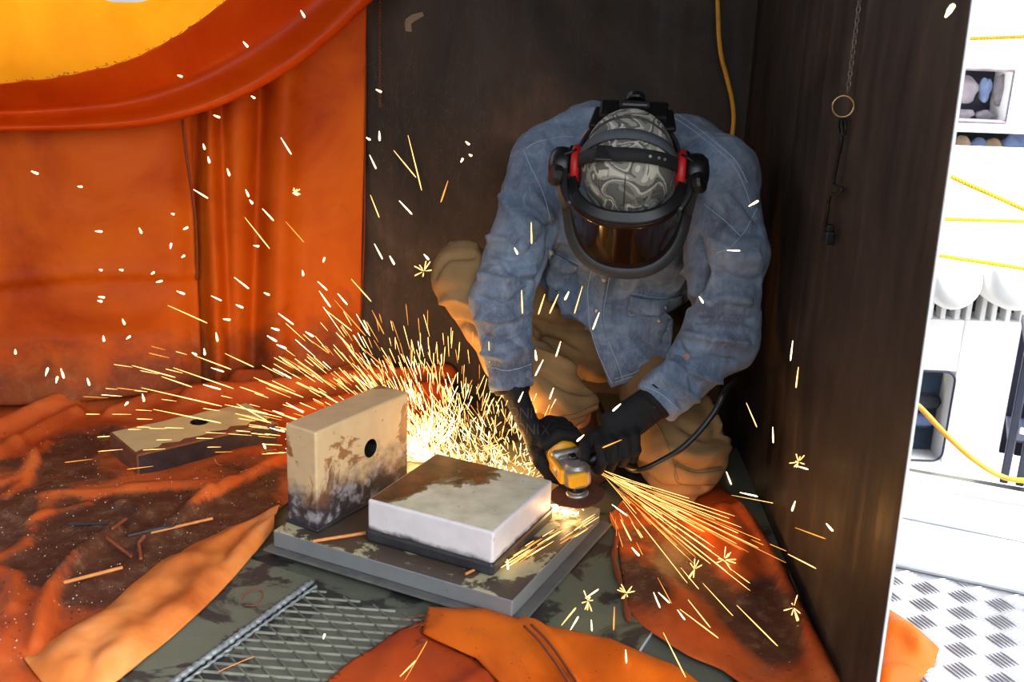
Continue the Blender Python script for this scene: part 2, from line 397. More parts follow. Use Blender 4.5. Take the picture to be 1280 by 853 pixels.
# ------------------------------------------------------------------ floor
bm = bmesh.new(); fp_ = [(-3.2, -1.2), (2.6, -1.2), (2.6, 1.75), (1.2155, 2.25), (.63, 2.47), (.63, 3.0), (-3.2, 3.0)]
floor = struct(prism("floor", fp_, -.03, 0, M["deck"]))
UD = V((math.cos(math.radians(-25.6)), math.sin(math.radians(-25.6)), 0)); VD = V((-UD.y, UD.x, 0))
def clip_seg(poly, p, d):
    """parameter intervals of line p+t*d inside polygon (xy)"""
    ts = []
    n = len(poly)
    for i in range(n):
        a, b = poly[i], poly[(i + 1) % n]; e = (b[0] - a[0], b[1] - a[1])
        den = d[0] * e[1] - d[1] * e[0]
        if abs(den) < 1e-9: continue
        w = (a[0] - p[0], a[1] - p[1]); t = (w[0] * e[1] - w[1] * e[0]) / den; u = (w[0] * d[1] - w[1] * d[0]) / den
        if 0 <= u < 1: ts.append(t)
    ts.sort(); return list(zip(ts[::2], ts[1::2]))
weld_a, weld_b = gz(170, 892), gz(389, 733)
dia_poly = [gz(*p) for p in [(186, 884), (389, 736), (520, 772), (660, 812), (640, 900), (420, 960)]]
vs, fs = [], []
def ridge(a, b, w, h):
    d = (b - a).normalized(); s = Vector((-d.y, d.x, 0)) * w
    k = len(vs); up = Vector((0, 0, h))
    for p in (a, b): vs.extend([p + s - Vector((0, 0, .001)), p + s * .35 + up, p - s * .35 + up, p - s - Vector((0, 0, .001))])
    fs.extend([(k, k + 4, k + 5, k + 1), (k + 1, k + 5, k + 6, k + 2), (k + 2, k + 6, k + 7, k + 3), (k, k + 1, k + 2, k + 3), (k + 7, k + 6, k + 5, k + 4)])
def ridges(poly, d, gap, off, w, h):
    d = d.normalized(); s = Vector((-d.y, d.x, 0)); c0 = poly[0]
    for k in range(-120, 120):
        p = c0 + s * (k * gap + off)
        for t0, t1 in clip_seg(poly, p, d): ridge(p + d * t0, p + d * t1, w, h)
dA = gz(500, 806) - gz(400, 799); dB = gz(470, 806) - gz(444, 782)
ridges(dia_poly, dA, .0235, 0, .0030, .0034); ridges(dia_poly, dB, .030, 0, .0026, .0032)
tr = mesh_obj('tread_ridges', vs, fs, plain('worn_ridge_steel', srgb(116, 118, 104), .45, .3, .3, 30), floor); tr['kind'] = 'stuff'
# flat strip left of the weld, and the weld bead
sd = (weld_b - weld_a).normalized(); sn = Vector((-sd.y, sd.x, 0))
strip = prism('floor_plate', [weld_a - sd * .1, weld_b + sd * .01, weld_b + sd * .01 + sn * .34 , weld_a - sd * .1 + sn * .34], .0, .0096, M['green'], floor)
bp = []
for i in range(90):
    t = i / 89; bp.append(weld_a + (weld_b - weld_a) * t + Vector((0, 0, .0075)) + sn * .0012 * math.sin(i * 1.7))
tube('weld_bead', bp, [.0055 + .0013 * math.sin(i * 2.2) for i in range(90)], M['weld'], floor, 8)
tube('weld_bead', [p - sn * .012 - Vector((0, 0, .003)) for p in bp], [.003 + .0008 * math.sin(i * 1.3) for i in range(90)], M['weld'], floor, 6)
# ------------------------------------------------------------------ plates and blocks
def plate_box(name, cx, cy, ang, L, Wd, z0, h, mats, parent=None, bevel=.003):
    """rotated box; mats = [side material, top material]"""
    bm = bmesh.new(); add_box(bm, rotz((cx, cy, z0 + h / 2), ang), (L, Wd, h), bevel)
    o = bm_obj(name, bm, mats[0], parent)
    if len(mats) > 1:
        o.data.materials.append(mats[1])
        for p in o.data.polygons:
            if p.normal.z > .8: p.material_index = 1
    return o
A_ = math.radians(-25.5)
c, s_ = math.cos(A_), math.sin(A_)
def loc2(cx, cy, u, v): return (cx + c * u - s_ * v, cy + s_ * u + c * v)
gp = gz(793, 822, .010)                                                  # front corner of the green plate
gx, gy_ = loc2(gp.x, gp.y, -.20, .17)
gplate = plate_box('steel_plate', gx, gy_, A_, .40, .34, .0, .0098, [M['edge_bright'], M['green']], None, .0008)
tag(gplate, 'flat green grey steel plate lying under right corner of the stacked plates', 'plate')
BX, BY = -.125, 1.877
pad = plate_box('pad_plate', BX + .004, BY - .004, A_, .550, .445, .0100, .0052, [M['pad'], M['pad']], None, .003)
tag(pad, 'thin dark steel plate sticking out beneath the thick grey base plate', 'plate')
base = plate_box('base_plate', BX, BY, A_, .514, .412, .0154, .0346, [M['base_grey'], M['base_top']], None, .003)
tag(base, 'thick grey base plate with worn cream top carrying the white block', 'plate')
KX, KY = -.0843, 1.832
blk = empty('steel_block', (KX, KY, .05)); tag(blk, 'square white painted steel block with rust brown patch on its top', 'block')
plate_box('foot', KX, KY, A_, .274, .264, .0502, .027, [M['steel_dark']], blk, .007)
bm = bmesh.new(); add_box(bm, rotz((KX, KY, .1025), A_), (.266, .256, .069), .005, 3)
o = bm_obj('block_body', bm, M['white_side'], blk)
def top_paint():
    s = NT('cream_paint_with_rust_patch')
    pa = s.attr('patch'); f = s.math('ADD', pa, s.math('MULTIPLY', s.math('SUBTRACT', s.noise(13, 8, .62, .6), .5), 1.5))
    c = s.ramp(s.noise(22, 6), [(.3, srgb(200, 192, 160)), (.7, srgb(232, 226, 200))])
    sp = s.ramp(s.noise(75, 3, .6), [(.68, GREY(0)), (.72, GREY(1))]); c = s.mix(s.math('MULTIPLY', sp, .7), c, srgb(92, 84, 70))
    mid = s.ramp(f, [(.40, GREY(0)), (.44, GREY(1))]); c = s.mix(mid, c, srgb(134, 116, 78))
    rc = s.ramp(s.noise(20, 6), [(.35, srgb(48, 27, 17)), (.62, srgb(112, 60, 28))])
    c = s.mix(s.ramp(f, [(.50, GREY(0)), (.57, GREY(1))]), c, rc)
    s.set(Base_Color=c, Roughness=s.ramp(f, [(.5, GREY(.55)), (.6, GREY(.33))])); s.bump(s.math('ADD', s.noise(60, 4), s.math('MULTIPLY', f, -.8)), .2, .002); return s.m
tv, tf, pat = [], [], []
NG = 24
for j in range(NG + 1):
    for i in range(NG + 1):
        u, v = i / NG * 2 - 1, j / NG * 2 - 1
        x, y = loc2(KX, KY, u * .1285, v * .1235); tv.append((x, y, .1372))
        w_ = (v + 1) / 2; e1 = 1.15 - .55 * (u + 1) / (.24 + .60 * w_ ** 1.2); e2 = 1.15 - .6 * math.hypot((u + .35) / .66, (v - .95) / .46); e3 = .62 - .42 * max(0, math.hypot((u + .12) / .34, (v - .32) / .34) - .4)
        pat.append(max(0, e1, e2, min(.50, e3)))
for j in range(NG):
    for i in range(NG): a = j * (NG + 1) + i; tf.append((a, a + 1, a + NG + 2, a + NG + 1))
o = mesh_obj('top_paint', tv, tf, top_paint(), blk); at = o.data.attributes.new('patch', 'FLOAT', 'POINT'); at.data.foreach_set('value', pat)

def drilled_box(name, M4, dims, holes, mat, parent, bevel=.004):
    """box with real bores: holes = list of (axis, u, v, radius)"""
    bm = bmesh.new(); add_box(bm, Matrix.Identity(4), dims, bevel); o = bm_obj(name, bm, mat, None)
    for ax, u, v, r in holes:
        bm = bmesh.new()
        R = {'Z': Matrix.Translation((u, v, 0)), 'Y': Matrix.Translation((u, 0, v)) @ Matrix.Rotation(math.pi / 2, 4, 'X')}[ax]
        bmesh.ops.create_cone(bm, cap_ends=True, segments=28, radius1=r, radius2=r, depth=1.0, matrix=R)
        cu = bm_obj('cutter', bm, None); md = o.modifiers.new('b', 'BOOLEAN'); md.object = cu; md.solver = 'EXACT'
        apply_mods(o); bpy.data.objects.remove(cu)
    o.data.materials.append(M['black_hole'])
    for pl in o.data.polygons:
        for ax, u, v, r in holes:
            a, b, nn = (pl.center.x, pl.center.y, pl.normal.z) if ax == 'Z' else (pl.center.x, pl.center.z, pl.normal.y)
            if math.hypot(a - u, b - v) < r * 1.02 and abs(nn) < .5: pl.material_index = 1
    o.data.transform(M4)
    if parent is not None: o.parent = parent; o.matrix_parent_inverse = Matrix.Translation(-world_loc(parent))
    return o
def thread_rings(M4, r, z0, z1, n, parent):
    v, f = [], []
    for i in range(n):
        z = z0 + (z1 - z0) * i / (n - 1)
        tube_geo([M4 @ Vector((r * math.cos(a), r * math.sin(a), z)) for a in np.linspace(0, 2 * math.pi, 25)], .0011, 5, True, None, v, f)
    return mesh_obj('thread', v, f, M['black_hole'], parent, True)
UX, UY, UA, UL, UT, UH = -.3183, 1.9394, math.radians(58.4), .2826, .0773, .2067
up = empty('upright_plate', (UX, UY, .05)); tag(up, 'scorched cream steel plate standing on edge with one threaded hole', 'plate')
MU = rotz((UX, UY, .0502 + UH / 2), UA)
# local: x along length, y across thickness (camera side is -y), z up
drilled_box('plate_body', MU, (UL, UT, UH), [('Y', .018, .018, .0195)], M['cream_plate'], up, .004)
thread_rings(MU @ Matrix.Translation((.018, 0, .018)) @ Matrix.Rotation(math.pi / 2, 4, 'X'), .0190, -.036, .036, 14, up)
bm = bmesh.new(); add_box(bm, MU @ Matrix.Translation((0, 0, -UH / 2 + .004)), (UL + .008, UT + .008, .008), .003); bm_obj('weld_fillet', bm, M['steel_dark'], up)
LX, LY, LA = -.7355, 2.2691, .7168
bar = empty('flat_bar', (LX, LY, .0)); tag(bar, 'short rusty flat bar with cream top and bore lying on the blanket', 'block')
MB = rotz((LX, LY, .036), LA)
ob = drilled_box('bar_body', MB, (.345, .164, .060), [('Z', .02, .022, .021)], M['rust'], bar, .004)
ob.data.materials.append(M['bar_face']); 
for p in ob.data.polygons:
    if p.normal.dot(MB.to_3x3() @ Vector((0, -1, 0))) > .95: p.material_index = 2
# cream paint layer on top, ragged along its front edge
random.seed(3)
pts = [(-.168, .075)]
pts += [(-.168 + .336 * i / 14, .078 - .006 * random.random()) for i in range(1, 14)] + [(.168, .076)]
pts += [(.168 - .336 * i / 20, -.048 - .012 * math.sin(i * 1.9) * random.random() - .016 * (i / 20)) for i in range(0, 21)]
bm = bmesh.new(); vv = [bm.verts.new(MB @ Vector((x, y, .0306))) for x, y in pts]
hole = [bm.verts.new(MB @ Vector((.02 + .022 * math.cos(a), .022 + .022 * math.sin(a), .0306))) for a in np.linspace(0, 2 * math.pi, 20, endpoint=False)]
es = [bm.edges.new((vv[i], vv[(i + 1) % len(vv)])) for i in range(len(vv))] + [bm.edges.new((hole[i], hole[(i + 1) % 20])) for i in range(20)]
bmesh.ops.triangle_fill(bm, use_beauty=True, edges=es); o = bm_obj('top_paint', bm, M['bar_top'], bar)
thread_rings(MB @ Matrix.Translation((.02, .022, 0)), .0205, -.028, .024, 10, bar)

# ------------------------------------------------------------------ sheets and cloths
def seg_dist(P, a, b):
    """P (n,d) distance to segment and parameter"""
    d = b - a; t = np.clip(((P - a) @ d) / max(1e-12, d @ d), 0, 1); q = a + t[:, None] * d
    return np.linalg.norm(P - q, axis=1), t
def poly_dist(P, pts):
    best = np.full(len(P), 1e9)
    for a, b in zip(pts[:-1], pts[1:]):
        d, _ = seg_dist(P, np.array(a), np.array(b)); best = np.minimum(best, d)
    return best
def ground_cloth(name, poly, folds, mat, parent=None, step=.014, z0=.004, thick=.0025, noise_h=.006, blobs=(), zfun=None, seed=0.0, lift=None, fold_clean=.55):
    """poly/folds in photo coordinates, dropped on the ground; folds = (points, height, width)"""
    B = [gz(x, y, 0) for x, y in poly]
    bnd = []
    for i in range(len(B)):
        a, b = B[i], B[(i + 1) % len(B)]; n = max(1, int((b - a).length / step))
        bnd += [a + (b - a) * (k / n) for k in range(n)]
    bnd = [p + Vector((noise.noise(p * 14 + Vector((seed, 0, 0))), noise.noise(p * 14 + Vector((0, 7 + seed, 0))), 0)) * .006 for p in bnd]
    nb = len(bnd); pts = [Vector((p.x, p.y)) for p in bnd]
    xs = [p.x for p in pts]; ys = [p.y for p in pts]
    yy = min(ys); r = 0
    while yy < max(ys):
        xx = min(xs) + (step / 2 if r % 2 else 0)
        while xx < max(xs): pts.append(Vector((xx, yy))); xx += step
        yy += step * .87; r += 1
    res = delaunay_2d_cdt(pts, [(i, (i + 1) % nb) for i in range(nb)], [], 1, 1e-5)
    v2, fc = res[0], res[2]
    P = np.array([[p.x, p.y] for p in v2])
    de = poly_dist(P, np.array([[p.x, p.y] for p in bnd + [bnd[0]]]))
    z = np.full(len(P), z0)
    z += noise_h * np.array([max(0, noise.noise(Vector((p[0] * 7 + seed, p[1] * 7, 0))) + .25) + .4 * max(0, noise.noise(Vector((p[0] * 18, p[1] * 18 + seed, 3)))) for p in P]) * np.clip(de / .04, 0, 1)
    for fp, h, w in folds:
        q = np.array([[*gz(x, y, h * .5).xy] for x, y in fp])
        q = np.array([[p.x, p.y] for p in smooth_path([(a[0], a[1], 0) for a in q], max(8, len(q) * 5))])
        d = poly_dist(P, q)
        if h > 0: z += h * np.exp(-(d / w) ** 2)
        else: z += h * np.exp(-(d / w) ** 2)
    if zfun is not None: z = z + zfun(P, de)
    z = np.maximum(z, z0 * .94)
    o = mesh_obj(name, [(p[0], p[1], zz) for p, zz in zip(P, z)], fc, mat, parent, True)
    dirt_shade = np.zeros(len(P))
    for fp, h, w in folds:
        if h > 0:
            qq = np.array([[p.x, p.y] for p in [gz(x, y, h * .5) for x, y in fp]]); dirt_shade -= fold_clean * np.exp(-(poly_dist(P, qq) / (w * 1.3)) ** 2)
    for (x, y, rx, a) in blobs:
        cpt = gz(x, y); d = np.hypot(P[:, 0] - cpt.x, P[:, 1] - cpt.y); dirt_shade += a * np.exp(-(d / rx) ** 2)
    at = o.data.attributes.new('dirt_shade', 'FLOAT', 'POINT'); at.data.foreach_set('value', np.clip(dirt_shade, -1, 1).astype(np.float32))
    if thick:
        sm = o.modifiers.new('thick', 'SOLIDIFY'); sm.thickness = thick; sm.offset = 0 if parent else 1
    return o

# the large soiled blanket on the left
bl = ground_cloth('welding_blanket',
    [(-120, 540), (-60, 522), (0, 506), (120, 486), (250, 474), (450, 462), (540, 462), (570, 480), (560, 520), (520, 548), (465, 562), (400, 602), (346, 645), (334, 672), (318, 692), (285, 730), (215, 792), (140, 858), (60, 925), (-150, 925)],
    [([(46, 812), (62, 750), (106, 698), (145, 667)], .034, .013), ([(150, 682), (205, 668), (262, 626)], .020, .016),
     ([(-20, 556), (30, 566), (44, 590), (10, 628)], .012, .012), ([(240, 500), (330, 492), (420, 480), (560, 472)], .050, .035),
     ([(360, 520), (440, 505), (560, 492)], .030, .03), ([(300, 480), (380, 474), (480, 466)], .045, .03),
     ([(-60, 600), (20, 560), (90, 522)], .022, .022), ([(0, 540), (60, 515), (110, 492)], .040, .03), ([(96, 500), (100, 525)], .012, .012),
     ([(60, 630), (140, 622), (210, 612), (270, 610)], .010, .02), ([(60, 840), (180, 764), (260, 706), (326, 664)], -.022, .045),
     ([(250, 628), (330, 592), (360, 580)], .012, .02), ([(-40, 720), (30, 690), (60, 640)], .010, .02), ([(-60, 860), (10, 800), (30, 760)], .012, .03), ([(150, 640), (175, 648), (168, 668)], .016, .012), ([(40, 660), (70, 650), (110, 640)], .010, .010), ([(0, 720), (20, 735), (15, 775)], .012, .014), ([(290, 610), (250, 640), (225, 668)], .010, .012), ([(380, 498), (470, 488), (545, 484)], -.020, .012), ([(140, 520), (200, 500), (270, 492)], .025, .018), ([(0, 610), (30, 600), (60, 560)], .014, .010), ([(70, 760), (110, 720), (150, 690)], -.006, .02)],
    M['blanket'], None, .0115, .0112, .0025, .013,
    [(40, 650, .12, .35), (150, 720, .10, .5), (60, 590, .13, .6), (60, 680, .22, .6), (200, 680, .16, .75), (270, 650, .15, .7), (30, 780, .15, .3), (330, 600, .10, .45), (100, 560, .10, .5), (480, 480, .3, -.8), (350, 500, .25, -.5), (200, 585, .08, -.4), (120, 800, .1, -.2), (20, 570, .06, -.4)])
tag(bl, 'large crumpled sooty orange blanket covering the left side of the floor', 'blanket')
# pale hem turned up along the front edge of that blanket
def strip_sheet(name, up_edge, lo_edge, prof, mat, parent=None, n=40, nose=.0, thick=.002):
    """sheet between two ground polylines; prof = list of (t, height)"""
    a = smooth_path([gz(*p) for p in up_edge], n); b = smooth_path([gz(*p) for p in lo_edge], n)
    v, f = [], []; k = len(prof)
    for i in range(n):
        for t, h in prof:
            p = a[i] + (b[i] - a[i]) * t
            hh = h + (nose * noise.noise(p * 11 + Vector((0, 0, t))) + .38 * nose * noise.noise(p * 27)) * (1 if 0 < t < 1 else .3) - .016 * math.exp(-((t - .5 - .25 * math.sin(i * .21)) / .10) ** 2) * max(0, math.sin(i * .16 + .5))
            hh = .0155 + (hh - .0155) * min(1, i / 5); v.append(Vector((p.x, p.y, max(.0105, hh))))
    for i in range(n - 1):
        for j in range(k - 1): q = i * k + j; f.append((q, q + 1, q + k + 1, q + k))
    o = mesh_obj(name, v, f, mat, parent, True)
    if thick: sm = o.modifiers.new('thick', 'SOLIDIFY'); sm.thickness = thick; sm.offset = 1
    ss = o.modifiers.new('sub', 'SUBSURF'); ss.levels = 1; ss.render_levels = 1
    return o
strip_sheet('turned_hem', [(30, 834), (80, 802), (134, 770), (206, 708), (294, 666), (352, 642)], [(84, 905), (140, 866), (214, 806), (272, 752), (318, 700), (342, 668)],
    [(0, .014), (.08, .022), (.16, .029), (.24, .034), (.32, .033), (.40, .030), (.48, .028), (.56, .029), (.64, .031), (.72, .034), (.80, .033), (.90, .026), (1, .010)], M['hem'], bl, 60, .017)
# middle front flaps
mf = ground_cloth('canvas_flap', [(395, 866), (440, 832), (480, 808), (528, 780), (538, 798), (600, 832), (640, 850), (690, 872), (700, 940), (400, 940)],
    [([(500, 800), (480, 850)], .008, .03), ([(600, 850), (560, 880)], .01, .02)], M['flap_red'], None, .012, .006, .002, .005, [(470, 830, .1, .2)], None, 3.0)
tag(mf, 'rust red canvas flap with frayed edge at the bottom front of the floor', 'cloth')
of = ground_cloth('canvas_flap', [(533, 768), (566, 771), (606, 770), (657, 786), (700, 797), (762, 812), (800, 827), (850, 848), (900, 880), (930, 935), (720, 935), (640, 880), (596, 832), (531, 803)],
    [([(655, 784), (676, 806), (706, 848), (716, 872)], .012, .008), ([(668, 790), (694, 818), (730, 860)], .008, .006), ([(560, 800), (640, 812), (700, 850)], -.002, .02), ([(760, 820), (800, 850)], .010, .03)],
    M['flap'], None, .011, .014, .002, .006, [(690, 820, .03, .2)], lambda P, de: .010 * np.clip(de / .03, 0, 1), 5.0)
tag(of, 'bright orange canvas flap with stitched seam overlapping the rust red one', 'cloth')
for off in (0, 9):
    tube('seam', smooth_path([gz(x + off, y - off * .2, .040) for x, y in [(655, 783), (676, 804), (706, 846), (720, 872)]], 24), .0022, M['thread'], of, 6)
# frayed threads at the flap corners
random.seed(8); v, f = [], []
for (x, y) in [(532, 780), (534, 800), (530, 804), (533, 770)] + [(450 + random.random() * 80, 820 - random.random() * 30) for _ in range(0)]:
    for k in range(4):
        a = gz(x, y, .018); b = a + Vector((-.012 - .02 * random.random(), random.uniform(-.02, .02), -.008)); tube_geo([a, (a + b) / 2 + Vector((0, 0, .003)), b], .0007, 4, True, None, v, f)
fr = mesh_obj('frayed_threads', v, f, M['thread'], of); fr['kind'] = 'stuff'
# right blanket under the knee, running up against the right wall
rb = ground_cloth('welding_blanket', [(772, 676), (775, 720), (786, 774), (806, 792), (836, 813), (902, 846), (965, 885), (1062, 925), (1052, 862), (1016, 790), (982, 720), (944, 655), (922, 628), (885, 604), (830, 596), (790, 615), (762, 650)],
    [([(1034, 850), (996, 770), (956, 690), (924, 640)], .026, .013), ([(860, 640), (900, 690), (930, 760)], .008, .02), ([(790, 700), (850, 750), (890, 800)], .010, .03), ([(905, 640), (930, 690), (925, 720)], .020, .02)],
    M['blanket'], None, .012, .0085, .002, .007, [(800, 730, .10, .9), (850, 680, .12, .6), (930, 760, .12, .8), (960, 800, .10, .75), (860, 790, .07, -.4), (880, 830, .06, -.5), (920, 660, .06, -.4)], None, 9.0)
tag(rb, 'soot blackened orange blanket between the right wall and base plate', 'blanket')
tube('rolled_edge', smooth_path([gz(x, y, .016) for x, y in [(771, 668), (768, 700), (778, 738), (786, 776)]], 30), [.0055 + .0015 * math.sin(i) for i in range(30)], M['thread'], rb, 7)
# flap sticking out beyond the right wall
ef = ground_cloth('canvas_flap', [(1088, 772), (1112, 768), (1140, 785), (1171, 815), (1166, 836), (1150, 858), (1120, 885), (1078, 900)],
    [([(1090, 792), (1130, 800), (1150, 822)], .012, .02), ([(1100, 850), (1140, 850)], .014, .015)], M['flap'], None, .009, .006, .002, .007, [], lambda P, de: .012 * np.clip(de / .03, 0, 1), 12.0)
tag(ef, 'orange canvas flap poking out past the right wall onto checker plate', 'cloth')

# hanging cloths
def on_curtain(x, y, off=0.0): return gplane(x, y, CN0 + cn * off, cn)
cx_dir = V(CN1 - CN0).normalized(); cnv = V(cn)
def cu_coord(p): return (p - V(CN0)).dot(cx_dir)
def gfold(u, c, w): return math.exp(-((u - c) / w) ** 2)
def hanging(name, px_l, px_r, ytop, zbot, ffun, mat, parent=None, nu=110, nz=70, thick=.002):
    """vertical sheet between photo columns px_l..px_r (measured at its top and foot)"""
    uL0, uL1 = cu_coord(on_curtain(px_l[0], 100)), cu_coord(on_curtain(px_l[1], 460)); uR0, uR1 = cu_coord(on_curtain(px_r[0], 100)), cu_coord(on_curtain(px_r[1], 460))
    z_l, z_r = on_curtain(px_l[0], ytop[0]).z, on_curtain(px_r[0], ytop[1]).z
    v, f = [], []
    for j in range(nz + 1):
        t = j / nz
        for i in range(nu + 1):
            s = i / nu; z0_ = z_l + (z_r - z_l) * s; z = z0_ + (zbot - z0_) * t; uu = (uL0 + (uL1 - uL0) * t) * (1 - s) + (uR0 + (uR1 - uR0) * t) * s
            p = V(CN0) + cx_dir * uu + Vector((0, 0, z)); d = ffun(uu, t, s)
            v.append(p + cnv * d)
    for j in range(nz):
        for i in range(nu): a = j * (nu + 1) + i; f.append((a, a + 1, a + nu + 2, a + nu + 1))
    o = mesh_obj(name, v, f, mat, parent, True)
    dt = np.array([max(0, (j / nz - .70) / .30) ** 1.3 * .75 for j in range(nz + 1) for i in range(nu + 1)], np.float32) - .12  # soot plus painted shade, darker towards the foot
    at = o.data.attributes.new('dirt_shade', 'FLOAT', 'POINT'); at.data.foreach_set('value', dt)
    if thick: sm = o.modifiers.new('t', 'SOLIDIFY'); sm.thickness = thick; sm.offset = 0
    return o
def pu(x, y): return cu_coord(on_curtain(x, y))
def fold_line(t, a, b): return a + (b - a) * t
f1a, f1b = pu(334, 140), pu(322, 440); f2a, f2b = pu(262, 170), pu(268, 380); f3a, f3b = pu(300, 150), pu(285, 430); f4a, f4b = pu(240, 160), pu(222, 450)
def ff_right(u, t, s):
    tt = max(0, min(1, (t - .1) / .8))
    d = .036 + 1.7 * (.016 * gfold(u, fold_line(tt, f1a, f1b) - .05, .035) - .024 * gfold(u, fold_line(tt, f1a, f1b) + .012, .022))
    d += 1.5 * (.022 * gfold(u, fold_line(tt, f2a, f2b), .026) * (1 + .6 * tt) - .02 * gfold(u, fold_line(tt, f4a, f4b) - .02, .02) + .014 * gfold(u, fold_line(tt, f3a, f3b), .035))
    d -= .022 * gfold(u, fold_line(tt, f2a, f2b) - .032, .016)
    d += .006 * noise.noise(Vector((u * 6, t * 3, 1.7))) + .004 * noise.noise(Vector((u * 14, t * 8, 4)))
    d += .05 * max(0, t - .86) / .14 * (.5 + .5 * math.sin(u * 16))
    return d
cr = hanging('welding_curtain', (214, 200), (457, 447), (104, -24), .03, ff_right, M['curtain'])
tag(cr, 'orange curtain hanging in vertical folds beside the dark back wall', 'curtain')
tube('edge_binding', smooth_path([on_curtain(457, 60, .03), on_curtain(456, 180, .03), on_curtain(455, 300, .03), on_curtain(450, 410, .03)], 20), .0028, M['thread'], cr, 6)
def ff_left(u, t, s):
    d = .085 + .010 * noise.noise(Vector((u * 4, t * 3, 7.7))) + .004 * noise.noise(Vector((u * 10, t * 9, 2)))
    d += .008 * gfold(t, .60 + .02 * math.sin(u * 7), .02) - .006 * gfold(t, .635 + .02 * math.sin(u * 7), .02)
    d += .012 * gfold(t, .72, .06) * gfold(u, pu(180, 380), .12)
    d += .06 * max(0, t - .80) / .20 + .025 * max(0, t - .8) / .2 * math.sin(u * 9 + 1)
    d -= .03 * gfold(s, 1.0, .05)
    return d
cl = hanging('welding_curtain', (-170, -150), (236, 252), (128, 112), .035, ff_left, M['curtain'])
tag(cl, 'broad flat orange curtain with dark right edge at far left', 'curtain')
tube('edge_binding', smooth_path([on_curtain(x, y, .062) for x, y in [(228, 150), (234, 200), (243, 260), (246, 310), (246, 350)]], 24), .0035, M['thread'], cl, 6)
# the swag: a tarp draped in a deep scoop across the top
topE = [(-160, 112), (-60, 108), (0, 103), (60, 97), (120, 86), (172, 69), (228, 40), (276, 4), (330, -44), (400, -120)]
botE = [(-160, 172), (-60, 168), (0, 165), (80, 164), (168, 160), (240, 145), (305, 121), (372, 83), (430, 36), (520, -50)]
nS = 70
def sw_pt(x, y, off): return on_curtain(x, y, off)
ta = smooth_path([(x, y, 0) for x, y in topE], nS); ba = smooth_path([(x, y, 0) for x, y in botE], nS)
prof = [(-.10, .20), (0, .290), (.18, .255), (.36, .216), (.52, .184), (.60, .176), (.69, .186), (.80, .212), (.89, .232), (.95, .230), (1.0, .208), (.97, .172), (.85, .15), (.6, .14)]
v, f = [], []; k = len(prof); random.seed(4)
for i in range(nS):
    t = i / (nS - 1)
    for j, (s, off) in enumerate(prof):
        x = ta[i].x + (ba[i].x - ta[i].x) * s; y = ta[i].y + (ba[i].y - ta[i].y) * s
        jag = (random.uniform(-1.5, 1.5) if j in (1,) else 0)
        wob = .010 * noise.noise(Vector((t * 5, s * 2.5, 3.3)))
        v.append(sw_pt(x, y + jag, off * (1 - .25 * t) + wob))
for i in range(nS - 1):
    for j in range(1, k - 1): a = i * k + j; f.append((a, a + 1, a + k + 1, a + k))
swag = mesh_obj('draped_tarp', v, f, M['curtain_swag'], None, True)
sm = swag.modifiers.new('t', 'SOLIDIFY'); sm.thickness = .002; sm.offset = 0
ss = swag.modifiers.new('s', 'SUBSURF'); ss.levels = 1; ss.render_levels = 1
tag(swag, 'orange tarp draped in a curved swag across top of the curtains', 'tarp')
v, f = [], []; random.seed(6)
for i in range(130):
    t = random.random() * (nS - 2); q = int(t); p = sw_pt(ta[q].x + (ta[q + 1].x - ta[q].x) * (t - q), ta[q].y + (ta[q + 1].y - ta[q].y) * (t - q) , .224 * (1 - .25 * t / nS))
    d = Vector((random.uniform(-1, 1), random.uniform(-.4, .4), random.uniform(-.3, 1))) * .007
    tube_geo([p, p + d * .5 + Vector((0, 0, .001)), p + d], .0006, 4, True, None, v, f)
fr = mesh_obj('frayed_edge', v, f, M['thread'], swag); fr['kind'] = 'stuff'
# amber sheet above the swag, its backlight put into the colour
v, f = [], []
for j in range(31):
    for i in range(61):
        s = i / 60; t = j / 30
        x = -170 + 520 * s; ytop = -30 + 33 * math.exp(-((x - 158) / 48) ** 4)
        yb = 128 if x < 60 else 128 - 118 * ((x - 60) / 290) ** 1.5; y = ytop * (1 - t) + yb * t if x < 270 else -60 * (1 - t) + yb * t
        p = sw_pt(x, y, .055 + .016 * noise.noise(Vector((s * 5, t * 2, .5))) + .012 * math.sin(s * 21 + t * 2) * (1 - t)); v.append(p)
for j in range(30):
    for i in range(60): a = j * 61 + i; f.append((a, a + 1, a + 62, a + 61))
am = mesh_obj('tarp_sheet', v, f, M['yellow_sheet'], None, True)
tag(am, 'amber tarp sheet glowing with daylight above the swag at top left', 'tarp')

random.seed(12); bl_tree = BVHTree.FromPolygons([v_.co for v_ in bl.data.vertices], [tuple(p_.vertices) for p_ in bl.data.polygons]); v, f = [], []; v2, f2 = [], []
for _ in range(900):
    x, y = random.uniform(0, 350), random.uniform(545, 850); p = gz(x, y); h = bl_tree.ray_cast(Vector((p.x, p.y, 1)), Vector((0, 0, -1)))[0]
    if h is None: continue
    V0, F0 = (v, f) if random.random() < .55 else (v2, f2); r_ = random.uniform(.0008, .0022); k_ = len(V0)
    for q_ in range(3): a_ = q_ * 2.1 + random.random(); V0.append(h + Vector((r_ * math.cos(a_), r_ * math.sin(a_), .0028)))
    V0.append(h + Vector((0, 0, .0030 + r_))); F0 += [(k_, k_ + 1, k_ + 3), (k_ + 1, k_ + 2, k_ + 3), (k_ + 2, k_, k_ + 3), (k_ + 2, k_ + 1, k_)]
g1 = mesh_obj('metal_grit', v, f, plain('pale_grit', srgb(190, 180, 168), .5)); tag(g1, 'pale metal grit scattered over the sooty left blanket', 'grit', None, 'stuff')
g2 = mesh_obj('metal_grit', v2, f2, M['iron']); tag(g2, 'black metal grit scattered over the sooty left blanket', 'grit', None, 'stuff')
